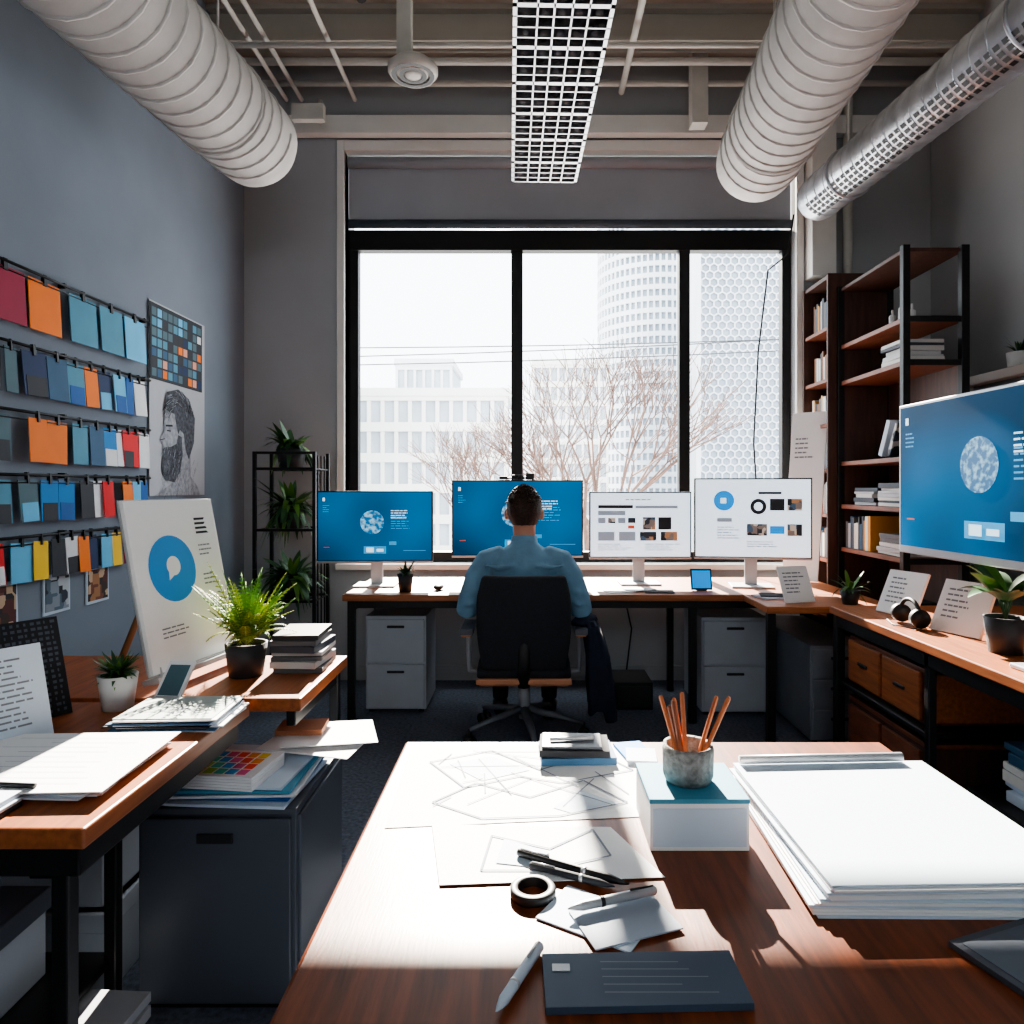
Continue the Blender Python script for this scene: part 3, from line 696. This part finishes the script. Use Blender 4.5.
pp([(0.24,0.33),(0.22,0.28),(0.16,0.26),(0.10,0.255),(0.075,0.24),(0.10,0.235),(0.08,0.20),(0.07,0.13),(0.12,0.08),(0.20,0.07),(0.26,0.13),(0.29,0.22),(0.28,0.32)],hd,-0.0096)
pp([(0.0,0.0),(0.16,0.06),(0.22,0.10),(0.36,0.12),(0.46,0.05),(0.5,0.0)],hs,-0.0092)
b.line((0.15,-0.0097,0.37),(0.22,-0.0097,0.375),0.010,hk_,'xz'); b.line((0.16,-0.0097,0.345),(0.20,-0.0097,0.345),0.007,hk_,'xz'); b.line((0.09,-0.0097,0.29),(0.14,-0.0097,0.30),0.004,hk_,'xz')
# pencil hatching: strands of hair and beard, shading of the neck
for i in range(120):
    a=R(0.2,2.9); rr=R(0.09,0.17); cx_,cz_=0.29,0.40
    x=cx_+rr*math.cos(a); z=cz_+rr*math.sin(a)*0.95
    b.line((x,-0.0099,z),(x+0.05*math.cos(a+1.4),-0.0099,z+0.05*math.sin(a+1.4)),0.0025,random.choice([hk_,hk_,hs]),'xz')
for i in range(90):
    x=R(0.12,0.32); z=R(0.10,0.27); b.line((x,-0.0099,z),(x-R(.005,.02),-0.0099,z-R(.02,.045)),0.0025,random.choice([hk_,hk_,hs]),'xz')
for i in range(60): 
    x=R(0.1,0.5); z=R(.0,.2); b.line((x,-0.0098,z),(x+R(-.03,.03),-0.0098,z-R(.03,.1)*0.6+0.0),0.0022,hd if i%2 else inkg_m,'xz')
b.finish('portrait_poster')

# ---------------------------------------------------------------- left tables objects
bl=Vector((-1.0,1.86,0.80)); br=Vector((-0.93,2.22,0.80)); 
xd=(br-bl).normalized()
eas=empty('tabletop_easel',(-1.0,2.05,0.75))
b=Bd(); M=frame(bl,xd,(-0.20,0.05,1)); b.M=M
wd=0.37; hh=0.475
b.bb(0,wd,0,0.012,0,hh,paper_m); b.bb(-0.004,wd+0.004,0.012,0.018,-0.004,hh+0.004,silver_m)
b.disc((0.145,-0.0008,0.275),0.096,blue_m)
b.disc((0.148,-0.0016,0.282),0.028,paper_m); b.poly([(0.122,-0.0017,0.242),(0.15,-0.0017,0.258),(0.126,-0.0017,0.275)],paper_m); 
for i in range(4): b.poly([(0.27,-0.001,0.41-i*0.014),(0.27+R(.04,.06),-0.001,0.41-i*0.014),(0.27+.05,-0.001,0.417-i*0.014),(0.27,-0.001,0.417-i*0.014)],ink_m)
b.text(0.27,0.33,0.06,0.014,3,inkg_m,-0.001); b.text(0.27,0.24,0.06,0.014,3,inkg_m,-0.001); b.text(0.06,0.11,0.12,0.012,3,inkg_m,-0.001)
o=b.finish('board',0.001); child(o,eas)
b=Bd(); b.M=M
b.bb(-0.02,wd+0.02,-0.03,0.02,-0.02,-0.006,silver_m)
b.tube([(0.03,0.0,-0.048),(0.03,0.02,0.2)],0.006,silver_m,n=6); b.tube([(wd-0.03,0.0,-0.048),(wd-0.03,0.02,0.2)],0.006,silver_m,n=6)
b.M=Matrix.Identity(4)
wl=mat('easel_wood',(130,92,62),0.6)
b.tube([(-1.07,2.08,1.15),(-1.19,2.0,0.755)],0.009,wl,n=8)
o=b.finish('stand'); child(o,eas)
b=Bd(); b.M=frame((-1.13,1.42,0.752),(0.08,0.13,0),(-0.3,0.15,1)); b.bb(0,0.15,0,0.006,0,0.21,paper2_m); b.text(0.02,0.18,0.11,0.013,12,inkg_m,-0.001); b.finish('printed_sheet')
b=Bd(); b.M=frame((-1.22,1.54,0.752),(0.1,0.17,0),(-0.3,0.15,1)); b.bb(0,0.20,0,0.008,0,0.24,ink_m)
for i in range(17):
    for j in range(13): 
        w_=R(.003,.011); b.poly([(0.008+j*0.0145,-0.001,0.01+i*0.0135),(0.008+j*0.0145+w_,-0.001,0.01+i*0.0135),(0.008+j*0.0145+w_,-0.001,0.017+i*0.0135),(0.008+j*0.0145,-0.001,0.017+i*0.0135)],mat('pattern_blue_grey',(84,92,104),0.7))
b.finish('pattern_sample_board')
b=Bd(); pot(b,(-1.03,1.75,0.75),0.035,0.046,0.085,pot_w)
for i in range(120): b.leaf((-1.03,1.75,0.83),R(0,6.28),R(.02,.065),R(.02,.07),R(0,.05),0.012,leafd if i%3 else leafg,n=4)
b.finish('potted_succulent')
b=Bd(); b.M=frame((-0.955,1.77,0.765),(0.35,-0.03,0),(-0.5,0.75,0.75)); b.bb(0,0.07,0,0.008,0,0.11,paper_m); b.bb(0.008,0.062,-0.001,0,0.012,0.098,pm['g']); b.finish('small_photo_frame')
def sheetstack(name,cx,cy,z,n,w,d,cols,t=0.003,rot=0.08,extra=None):
    b=Bd(); 
    for i in range(n):
        b.box((cx+R(-.012,.012),cy+R(-.012,.012),z+t/2),(w*R(.94,1),d*R(.94,1),t*0.95),random.choice(cols),rz=R(-rot,rot)); z+=t
    if extra: extra(b,z)
    b.finish(name)
def sk(b,z,cx,cy,w,d,n=8,m=inkl_m,lw=0.0015):
    for i in range(n):
        b.line((cx+R(-w,w)/2,cy+R(-d,d)/2,z),(cx+R(-w,w)/2,cy+R(-d,d)/2,z),lw,m)
sheetstack('layout_sheet_stack',-0.83,1.66,0.751,8,0.24,0.18,[paper_m,paper2_m,pm['s'],ink_m],0.0035,0.06,lambda b,z:(b.box((-0.83,1.66,z+0.001),(0.22,0.17,0.002),mat('sheet_grey_green',(176,186,184),0.7),rz=0.03),sk(b,z+0.003,-0.83,1.66,0.18,0.1,14)))
def ex(b,z):
    b.box((-0.93,1.36,z+0.002),(0.36,0.30,0.002),paper_m,rz=0.04)
    for i in range(10):
        b.line((-1.08+R(0,.1),1.25+i*0.025,z+0.004),(-0.8-R(0,.1),1.25+i*0.025,z+0.004),0.0012,inkl_m)
    b.tube([(-1.0,1.24,z+0.008),(-0.87,1.23,z+0.008)],0.005,blackp_m,n=8)
sheetstack('layout_sheet_stack',-0.94,1.36,0.751,6,0.34,0.26,[paper_m,paper2_m],0.003,0.08,ex)
b=Bd(); books_flat(b,-0.98,1.18,0.751,3,0.22,0.07,[pm['s'],paper2_m,ink_m],0.03,0.006,0.01); b.finish('sketchbook_stack',0.001)
b=Bd(); pot(b,(-0.835,2.06,0.75),0.048,0.060,0.095,pot_d)
for i in range(110): 
    a=R(0,6.28); b.fern((-0.835,2.06,0.84),a,R(.03,.15),R(.12,.27),R(.02,.16),leafy if i%2 else leafg,n=15,lw=0.02)
b.finish('potted_fern')
b=Bd(); books_flat(b,-0.695,2.16,0.75,7,0.15,0.19,[bm[0],bm[1],bm[9],bm[2],bm[6]],0.1,0.012,0.022); b.finish('book_stack',0.001)

b=Bd(); b.bb(-0.97,-0.58,1.735,2.14,0.02,0.50,cab_m); b.bb(-0.975,-0.575,1.725,2.145,0.495,0.51,cab_m)
b.bb(-0.96,-0.59,1.722,1.735,0.03,0.485,cab_m); b.bb(-0.82,-0.73,1.718,1.7235,0.425,0.45,cabd_m)
b.bb(-0.585,-0.572,1.75,2.13,0.04,0.485,cab_m)
b.bb(-0.95,-0.6,1.75,2.12,0,0.02,black_m)
b.finish('steel_storage_cabinet',0.006)
b=Bd(); z=0.512
for i,(w,d,m) in enumerate([(0.36,0.30,paper2_m),(0.35,0.29,pm['b']),(0.36,0.30,paper_m),(0.34,0.28,pm['s']),(0.35,0.29,pm['t']),(0.34,0.28,paper2_m)]):
    b.box((-0.775+R(-.01,.01),1.88+R(-.01,.01),z+0.004),(w,d,0.007),m,rz=R(-.08,.08)); z+=0.008
b.finish('sample_folder_stack',0.001)
b=Bd(); z+=0.001
b.M=Matrix.Translation((-0.79,1.80,z))@Euler((0,0,-0.12)).to_matrix().to_4x4()
for i in range(5): b.bb(-0.125,0.125,-0.085,0.085,i*0.007,i*0.007+0.006,paper_m)
for j in range(4):
    for i in range(7): b.bb(-0.10+i*0.029,-0.076+i*0.029,-0.07+j*0.036,-0.04+j*0.036,0.034,0.0355,mat('chart_%d'%((i+j)%7),[(240,80,50),(250,150,50),(250,210,70),(170,210,100),(80,200,180),(60,150,220),(220,100,150)][(i+j)%7],0.7))
b.finish('color_chart_book',0.001)
b=Bd(); zz=z+0.002
b.box((-0.58,2.02,zz+0.03),(0.26,0.2,0.002),paper_m,rz=0.3,ry=0.05); b.box((-0.60,1.98,zz+0.022),(0.26,0.2,0.002),paper_m,rz=-0.15,ry=0.05); b.box((-0.59,2.02,zz+0.006),(0.1,0.16,0.02),paper2_m)
b.box((-0.66,2.03,zz+0.044),(0.13,0.10,0.014),mat('kraft_notebook',(170,112,80),0.7),rz=0.1)
b.finish('loose_paper_stack')
for (x0,x1,y0,y1,z0,h) in((-1.36,-1.08,1.78,2.1,0.0,0.22),(-1.6,-1.12,1.3,1.62,0.176,0.2),(-1.36,-1.1,1.80,2.08,0.221,0.2)):
    b=Bd(); b.bb(x0,x1,y0,y1,z0,z0+h,cabw_m); b.bb(x0-0.008,x1+0.008,y0-0.008,y1+0.008,z0+h-0.05,z0+h,cabw_m if z0==0 else cab_m); b.bb(x0+0.08,x1-0.08,y0-0.012,y0,z0+h*0.4,z0+h*0.55,black_m); b.finish('lidded_storage_box',0.003)
b=Bd(); books_flat(b,-1.0,1.5,0.0,6,0.28,0.2,[bm[0],bm[1],paper2_m,bm[9]],0.06,.015,.03); b.finish('magazine_pile',0.001)

# ---------------------------------------------------------------- central table objects
T=0.7505
def sheet(name,pts,fn):
    b=Bd(); b.add([(x,y,T+z) for x,y,z in pts]+[(x,y,T+z+0.0008) for x,y,z in pts],[(3,2,1,0),(4,5,6,7),(0,1,5,4),(1,2,6,5),(2,3,7,6),(3,0,4,7)],paper_m); fn(b); b.finish(name)
def sk1(b):
    z=T+0.0022
    P=[(-.17,1.22),(-.10,1.30),(.0,1.24),(.10,1.31),(.17,1.22),(.05,1.17),(-.08,1.16),(-.17,1.22)]
    for a,c in zip(P,P[1:]): b.line((*a,z),(*c,z),0.004,inkl_m)
    P2=[(-.2,1.40),(-.08,1.46),(.02,1.36),(.14,1.45),(.2,1.36),(.06,1.30),(-.02,1.33),(-.12,1.28),(-.2,1.40)]
    for a,c in zip(P2,P2[1:]): b.line((*a,z),(*c,z),0.004,inkl_m)
    b.poly([(-.16,1.39,z-.0005),(-.08,1.43,z-.0005),(-.0,1.36,z-.0005),(-.09,1.31,z-.0005)],paper2_m)
    b.poly([(.04,1.2,z-.0005),(.09,1.27,z-.0005),(.15,1.22,z-.0005),(.07,1.18,z-.0005)],paper2_m)
    for i in range(14): b.line((R(-.2,.2),R(1.18,1.46),z),(R(-.2,.2),R(1.18,1.46),z),0.0025,inkl_m)
sheet('drawing_sheet',[(-0.235,1.13,0),(0.19,1.17,0),(0.24,1.49,0),(-0.255,1.50,0)],sk1)
def sk2(b):
    z=T+0.0036
    P=[(-.07,1.0),(-.06,1.10),(.03,1.06),(.10,1.12),(.12,1.04),(.02,1.0),(-.07,1.0)]
    for a,c in zip(P,P[1:]): b.line((*a,z),(*c,z),0.0035,inkl_m)
    b.poly([(-.05,1.02,z),(.0,1.01,z),(.03,1.05,z),(-.04,1.09,z)],paper2_m)
sheet('drawing_sheet',[(-0.125,0.965,0.0015),(0.19,0.985,0.0015),(0.13,1.13,0.0015),(-0.16,1.14,0.0015)],sk2)
b=Bd(); b.box((0.095,1.43,T+0.009),(0.15,0.10,0.014),pm['s'],rz=0.05); b.box((0.09,1.43,T+0.023),(0.14,0.095,0.014),ink_m,rz=-0.04); b.box((0.085,1.43,T+0.033),(0.12,0.08,0.005),cab_m,rz=-0.04); b.tube([(0.04,1.42,T+0.040),(0.13,1.43,T+0.040)],0.004,silver_m,n=8)
b.finish('sketchbook_stack',0.001)
b=Bd(); b.box((0.215,1.455,T+0.004),(0.06,0.09,0.004),pm['c'],rz=0.2); b.box((0.225,1.42,T+0.008),(0.06,0.07,0.003),paper2_m,rz=-0.1); b.finish('sticky_note_pads')
b=Bd(); b.bb(0.182,0.332,1.06,1.20,T,0.826,paper_m); b.bb(0.181,0.333,1.059,1.201,0.822,0.829,pm['t']); b.bb(0.186,0.328,1.0585,1.0595,0.757,0.815,paper2_m); b.finish('gift_box',0.001)
b=Bd(); cc=(0.255,1.13,0.830); cup=mat('cup_speckled',(140,138,134),0.8,var=0.4,scale=90,bump=0.6,bscale=140)
b.lathe(cc,[(0.001,0),(0.036,0),(0.040,0.01),(0.041,0.05),(0.039,0.058),(0.034,0.056),(0.035,0.02),(0.001,0.012)],cup,n=32)
pc=[mat('pencil_wood',(182,104,62),0.6),mat('pencil_wood_dark',(130,70,44),0.6)]
for (ax,ay,l) in((-0.28,0.1,0.12),(-0.18,-0.05,0.115),(-0.04,0.12,0.12),(-0.12,0.2,0.11),(0.42,-0.05,0.13),(0.36,0.15,0.12),(-0.22,0.02,0.105)):
    d=Vector((ax,ay,1)).normalized(); p=Vector(cc)+Vector((ax*0.03,ay*0.03,0.012)); q=p+d*l
    b.tube([p,q,q+d*0.004],[0.0038,0.0038,0.0028],pc[int(l*1000)%2],n=6,smooth=False)
b.finish('pencil_cup')
b=Bd(); z=T
for i in range(13):
    t=0.0032; b.box((0.555+R(-.006,.006)-(0.008 if i<5 else 0),1.095+R(-.005,.005),z+t/2),(0.355,0.40,t*0.86),paper_m if i%3 else paper2_m,rz=0.02*(1 if i>6 else -1)+R(-.01,.01)); z+=t
b.finish('large_paper_stack')
b=Bd(); b.tube([(0.385,1.285,z+0.009),(0.69,1.30,z+0.009)],0.008,silver_m,n=14); b.finish('rolled_paper_tube')
def pen(name,p0,p1,r,m,m2):
    b=Bd(); p0=Vector(p0);p1=Vector(p1);d=(p1-p0)
    b.tube([p0,p0+d*0.02,p0+d*0.84,p0+d*0.93,p1],[r*0.7,r,r,r*0.6,r*0.15],m,n=14)
    b.tube([p0+d*0.60,p0+d*0.64],r*1.07,m2,n=14); b.tube([p0+d*0.03+Vector((0,0,r)),p0+d*0.3+Vector((0,0,r*1.2))],r*0.25,m2,n=6)
    b.finish(name)
pen('pen',(-0.018,1.04,T+0.009),(0.135,0.955,T+0.009),0.006,blackp_m,silver_m)
pen('pen',(0.0,1.005,T+0.0085),(0.115,0.95,T+0.0085),0.005,ink_m,silver_m)
pen('pen',(0.168,0.935,T+0.013),(0.048,0.892,T+0.013),0.006,silver_m,blackp_m)
pen('pen',(0.012,0.83,T+0.0075),(-0.035,0.725,T+0.0075),0.006,paper2_m,silver_m)
b=Bd(); b.lathe((0.004,0.945,T),[(0.020,0),(0.030,0),(0.031,0.003),(0.031,0.010),(0.029,0.012),(0.021,0.012),(0.020,0.010),(0.020,0)],blackp_m,n=36); b.finish('tape_roll')
b=Bd(); b.box((0.085,0.895,T+0.0012),(0.13,0.085,0.002),paper2_m,rz=-0.55); b.box((0.12,0.885,T+0.0034),(0.12,0.08,0.002),mat('card_grey',(160,170,184),0.7),rz=0.35)
b.finish('paper_cards')
b=Bd(); b.box((0.125,0.775,T+0.004),(0.22,0.085,0.008),mat('notebook_slate',(62,78,98),0.6),rz=0.03)
b.box((0.035,0.79,T+0.0085),(0.02,0.012,0.001),paper_m); 
for i in range(5): b.line((0.08,0.75+i*0.012,T+0.0095),(0.15+R(0,.06),0.75+i*0.012,T+0.0095),0.0012,inkg_m)
b.finish('notebook',0.001)
b=Bd(); b.box((0.60,0.80,T+0.004),(0.16,0.14,0.007),cab_m,rz=0.35); b.box((0.60,0.80,T+0.008),(0.14,0.12,0.001),mat('tablet_face',(96,104,116),0.5),rz=0.35); b.finish('tablet_device',0.002)

# ---------------------------------------------------------------- office chair
CX=-0.03; CY=3.66
ch=empty('office_chair',(CX,CY,0))
b=Bd()
rows_=10; cols_=10
vs=[];fs=[]
for s_ in(0,1):
    for j in range(rows_+1):
        t=j/rows_; z=0.40+0.47*t
        hw=0.225*(0.92+0.12*math.sin(math.pi*t*0.9))*(1-0.10*max(0,t-0.8)*5*0.5)
        for i in range(cols_+1):
            u=-1+2*i/cols_
            y=CY-0.23-0.05*t+0.035*(u*u)+(0.05 if s_ else 0)+ (-0.02*math.sin(math.pi*t))
            vs.append((CX+u*hw,y,z))
n1=(rows_+1)*(cols_+1)
for j in range(rows_):
    for i in range(cols_):
        a=j*(cols_+1)+i
        fs.append((a,a+1,a+cols_+2,a+cols_+1)); fs.append((n1+a,n1+a+cols_+1,n1+a+cols_+2,n1+a+1))
W_=cols_+1
for j in range(rows_):
    a=j*W_; fs.append((a,a+W_,n1+a+W_,n1+a)); a=j*W_+cols_; fs.append((a,n1+a,n1+a+W_,a+W_))
for i in range(cols_):
    fs.append((i,n1+i,n1+i+1,i+1)); a=rows_*W_+i; fs.append((a,a+1,n1+a+1,n1+a))
b.add(vs,fs,mesh_m,True)
o=b.finish('backrest',0.015,seg=3); child(o,ch)
b=Bd(); b.sph((CX,CY+0.02,0.37),(0.26,0.26,0.05),mesh_m,f=lambda p:Vector((max(-.235,min(.235,p.x*1.2)),max(-.23,min(.23,p.y*1.2)),max(-.035,min(.035,p.z*1.3))))); o=b.finish('seat'); child(o,ch)
srm=mat('seat_rim',(196,136,98),0.5)
b=Bd(); b.box((CX,CY-0.02,0.333),(0.44,0.42,0.014),srm); b.box((CX,CY-0.235,0.352),(0.47,0.025,0.03),srm); o=b.finish('seat_pan',0.008); child(o,ch)
b=Bd()
b.tube([(CX,CY,0.33),(CX,CY,0.10)],[0.03,0.028],silver_m); b.box((CX,CY,0.315),(0.2,0.2,0.03),blackp_m)
b.tube([(CX,CY-0.1,0.32),(CX,CY-0.24,0.33),(CX,CY-0.25,0.45),(CX,CY-0.25,0.6)],[(0.012,0.03)]*4,blackp_m)
o=b.finish('column'); child(o,ch)
b=Bd()
for k in range(5):
    a=math.radians(90+72*k+36+10)
    ex_=Vector((math.cos(a)*0.31,math.sin(a)*0.31,0))
    c=Vector((CX,CY,0))
    b.tube([c+Vector((0,0,0.15)),c+ex_*0.6+Vector((0,0,0.115)),c+ex_+Vector((0,0,0.085))],[(0.022,0.026),(0.016,0.02),(0.012,0.016)],mat('base_grey',(110,114,122),0.4,metal=0.3),n=10)
    q=c+ex_; side=Vector((-math.sin(a),math.cos(a),0))
    for sgn in(-1,1): b.tube([q+side*0.008*sgn+Vector((0,0,0.03)),q+side*0.026*sgn+Vector((0,0,0.03))],0.03,blackp_m,n=18)
    b.tube([q+Vector((0,0,0.03)),q+Vector((0,0,0.09))],0.008,black_m,n=8)
o=b.finish('star_base'); child(o,ch)
b=Bd()
for sgn in(-1,1):
    x=CX+sgn*0.285
    b.tube([(CX+sgn*0.18,CY,0.335),(x,CY,0.35),(x+sgn*0.005,CY-0.01,0.45),(x,CY-0.02,0.57)],[(0.014,0.024)]*4,silver_m,n=10)
    b.box((x,CY-0.06,0.585),(0.065,0.27,0.03),mat('armrest_grey',(90,94,102),0.5))
    b.box((x,CY-0.06,0.566),(0.05,0.25,0.012),srm)
o=b.finish('armrests',0.010,seg=3); child(o,ch)
b=Bd()
vs=[];fs=[]
n=28; rings=12
for j in range(rings+1):
    t=j/rings; z=0.625-0.46*t
    cx=CX+0.335+0.02*math.sin(t*3)+0.05*t; cy=CY-0.06
    rx=0.03+0.045*t**0.6-0.03*max(0,t-0.75)*2; ry=0.09+0.05*math.sin(t*2.5)-0.08*max(0,t-0.7)
    for k in range(n):
        a=2*math.pi*k/n; f=1+0.16*math.sin(5*a+2*t)+0.08*math.sin(9*a-3*t)
        vs.append((cx+rx*f*math.cos(a),cy+ry*f*math.sin(a),z+0.02*math.sin(3*a)*t))
for j in range(rings):
    for k in range(n):
        k2=(k+1)%n; fs.append((j*n+k,(j+1)*n+k,(j+1)*n+k2,j*n+k2))
fs.append(tuple(range(n))); fs.append(tuple(rings*n+k for k in range(n-1,-1,-1)))
b.add(vs,fs,jacket_m,True)
b.tube([(CX+0.35,CY-0.13,0.6),(CX+0.39,CY-0.15,0.45),(CX+0.42,CY-0.15,0.25),(CX+0.44,CY-0.14,0.13)],[0.03,0.042,0.04,0.03],jacket_m,n=14)
b.tube([(CX+0.27,CY-0.12,0.612),(CX+0.32,CY-0.05,0.63),(CX+0.34,CY+0.05,0.60)],[(0.02,0.04),(0.03,0.06),(0.02,0.05)],jacket_m,n=12)
b.finish('draped_jacket')

# ---------------------------------------------------------------- seated man
man=empty('seated_man',(CX,3.64,0.42))
def rm(o,vox,sm=8):
    r=o.modifiers.new('remesh','REMESH'); r.mode='VOXEL'; r.voxel_size=vox; r.use_smooth_shade=True
    s_=o.modifiers.new('smooth','SMOOTH'); s_.iterations=sm; s_.factor=0.6
    child(o,man)
b=Bd()
tor=[(3.60,.43,.17,.125),(3.60,.50,.175,.125),(3.61,.60,.165,.115),(3.615,.70,.175,.115),(3.62,.80,.195,.12),(3.625,.88,.205,.118),(3.63,.935,.19,.105),(3.635,.975,.13,.085),(3.64,1.01,.075,.07),(3.643,1.035,.066,.068)]
b.tube([(CX,y,z) for y,z,_,_ in tor],[(ry,rx) for _,_,rx,ry in tor],shirt_m,n=28,up=(0,1,0))
for sg in(-1,1):
    b.tube([(CX+sg*0.10,3.63,.95),(CX+sg*.185,3.625,.915),(CX+sg*.235,3.61,.84),(CX+sg*.275,3.595,.74),(CX+sg*.295,3.60,.675),(CX+sg*.285,3.66,.672),(CX+sg*.26,3.76,.715),(CX+sg*.22,3.87,.765)],
           [.06,.075,.070,.062,.056,.053,.046,.037],shirt_m,n=18)
    b.tube([(CX+sg*.17,3.525,.86),(CX+sg*.12,3.508,.80),(CX+sg*.07,3.502,.72)],[.006,.014,.004],shirt_m,n=8)
    b.tube([(CX+sg*.20,3.53,.91),(CX+sg*.14,3.516,.90),(CX+sg*.05,3.512,.91)],[.005,.014,.004],shirt_m,n=8)
    b.tube([(CX+sg*.225,3.545,.80),(CX+sg*.27,3.533,.77),(CX+sg*.31,3.55,.76)],[.004,.014,.004],shirt_m,n=8)
    b.tube([(CX+sg*.24,3.545,.73),(CX+sg*.28,3.538,.71),(CX+sg*.33,3.56,.71)],[.004,.013,.004],shirt_m,n=8)
    b.tube([(CX+sg*.222,3.865,.763),(CX+sg*.217,3.885,.771)],.040,shirt_m,n=18)
o=b.finish('shirt'); rm(o,0.009,4)
b=Bd()
b.tube([(CX,3.642,1.015),(CX,3.648,1.05)],[(.07,.072),(.064,.066)],shirt_m,n=24,up=(0,1,0)); o=b.finish('collar',0.004); child(o,man)
b=Bd()
b.tube([(CX,3.58,.43),(CX,3.60,.47),(CX,3.62,.50)],[(.12,.165),(.135,.175),(.11,.16)],trouser_m,n=20,up=(0,1,0))
for sg in(-1,1):
    b.tube([(CX+sg*.09,3.62,.48),(CX+sg*.12,3.80,.50),(CX+sg*.14,4.0,.51),(CX+sg*.14,4.06,.47),(CX+sg*.14,4.06,.35),(CX+sg*.14,4.03,.2),(CX+sg*.14,4.02,.09)],[.085,.08,.062,.06,.056,.05,.045],trouser_m,n=16)
o=b.finish('trousers'); rm(o,0.012,5)
b=Bd()
for sg in(-1,1):
    b.tube([(CX+sg*.14,3.97,.045),(CX+sg*.14,4.03,.055),(CX+sg*.145,4.12,.042),(CX+sg*.15,4.22,.03)],[(.035,.035),(.05,.042),(.036,.045),(.022,.032)],shoe_m,n=16,up=(0,0,1))
o=b.finish('shoes'); child(o,man)
HC=Vector((CX,3.665,1.185))
b=Bd()
b.sph(HC,(.082,.102,.112),skin_m,24,16)
b.sph(HC+Vector((0,.035,-.055)),(.062,.068,.075),skin_m,20,14)
b.tube([(CX,3.64,.98),(CX,3.645,1.06),(CX,3.66,1.13)],[.064,.058,.062],skin_m,n=20,up=(0,1,0))
b.tube([HC+Vector((0,.098,.01)),HC+Vector((0,.118,-.025)),HC+Vector((0,.122,-.038)),HC+Vector((0,.105,-.045))],[.008,.012,.015,.010],skin_m,n=10)
b.tube([HC+Vector((-.022,.100,-.075)),HC+Vector((0,.106,-.073)),HC+Vector((.022,.100,-.075))],[.004,.008,.004],skin_m,n=8)
for sg in(-1,1):
    b.sph(HC+Vector((sg*.092,-.004,-.022)),(.014,.022,.032),skin_m,12,8)
    b.sph(HC+Vector((sg*.045,.085,.012)),(.025,.014,.01),skin_m,10,8)
o=b.finish('head'); rm(o,0.006,4)
b=Bd()
for sg in(-1,1):
    b.sph(HC+Vector((sg*.032,.092,-.004)),(.012,.010,.008),paper_m,12,8); b.sph(HC+Vector((sg*.032,.100,-.004)),(.005,.004,.005),ink_m,8,6)
    b.tube([HC+Vector((sg*.016,.105,.016)),HC+Vector((sg*.034,.103,.022)),HC+Vector((sg*.052,.092,.016))],[.003,.004,.002],hair_m,n=6)
b.tube([HC+Vector((-.022,.106,-.0745)),HC+Vector((0,.1125,-.073)),HC+Vector((.022,.106,-.0745))],[.001,.003,.001],mat('lips',(160,90,80),0.5),n=6)
o=b.finish('face_details'); child(o,man)
b=Bd()
def hk(p):
    if p.y>0.045: return p.z>0.055
    if p.y>0.0: return p.z>-0.005
    if p.y>-0.03: return p.z>-0.03
    return p.z>-0.080
def hf(p):
    p=p.copy()
    if p.z>0.02:
        p.z*=1.05; p.y+=0.004; p.x*=1.03
    k=1+0.010*math.sin(p.x*160)*math.cos(p.y*120)+0.006*math.sin(p.x*330+p.z*90)
    return p*k
b.sph(HC+Vector((0,-.006,.006)),(.091,.110,.117),hair_m,56,36,keep=hk,f=hf)
for i in range(260):
    a=R(0,6.28); ph=R(0.0,1.3); d=Vector((math.sin(ph)*math.cos(a)*.093,math.sin(ph)*math.sin(a)*.112,math.cos(ph)*.122))
    p=HC+Vector((0,-.004,.006))+d*0.99; tn=Vector((R(-.3,.3),R(.2,1),-d.z*2)).normalized()
    b.tube([p-tn*0.012,p+d*0.03,p+tn*0.018+d*0.04],[.004,.005,.001],hair_m,n=5)
o=b.finish('hair'); child(o,man)
for sg in(-1,1):
    b=Bd(); wv=Vector((CX+sg*.219,3.875,.768)); d=Vector((-sg*.35,1,-0.12)).normalized(); s_=Vector((0,0,1)).cross(d).normalized()
    up=Vector((0,0,1))
    b.tube([wv,wv+d*.03,wv+d*.07,wv+d*.10],[(.020,.026),(.016,.034),(.014,.040),(.011,.038)],skin_m,n=14,up=(0,0,1))
    for i,(off,l) in enumerate(((-.030,.068),(-.010,.078),(.010,.074),(.028,.060))):
        base=wv+d*.095+s_*off
        b.tube([base-d*.01,base+d*l*.4+up*.006,base+d*l*.75-up*.003,base+d*l-up*.010],[.0095,.009,.008,.0065],skin_m,n=10)
    side=s_*(1 if (s_.x*-sg)>0 else -1)
    base=wv+d*.035+side*.028
    b.tube([base,base+(d*.5+side*.7).normalized()*.035,base+(d*.75+side*.6).normalized()*.062-up*.006],[.012,.0105,.008],skin_m,n=10)
    o=b.finish('hand'); rm(o,0.004,2)

# ---------------------------------------------------------------- light & camera
w=bpy.data.worlds.new('overcast_sky'); sc.world=w; w.use_nodes=True
bgn=w.node_tree.nodes['Background']; bgn.inputs[0].default_value=(0.88,0.95,1.0,1); bgn.inputs[1].default_value=6.2
sl=bpy.data.lights.new('sun','SUN'); sl.energy=48; sl.angle=math.radians(0.5); sl.color=(1.0,0.91,0.79)
so=bpy.data.objects.new('sun',sl); sc.collection.objects.link(so)
el=math.radians(28.3)
dv=Vector((0.058,-1,0)).normalized()*math.cos(el)+Vector((0,0,-math.sin(el)))
so.rotation_euler=dv.to_track_quat('-Z','Y').to_euler(); so.location=(0,30,20)

cam=bpy.data.cameras.new('camera'); co=bpy.data.objects.new('camera',cam); sc.collection.objects.link(co)
co.location=(0,0,1.3); co.rotation_euler=(math.pi/2,0,0)
cam.sensor_width=36; cam.lens=24.61; cam.shift_x=-18/1024; cam.shift_y=-24/1024; cam.clip_start=0.05; cam.clip_end=500
sc.camera=co
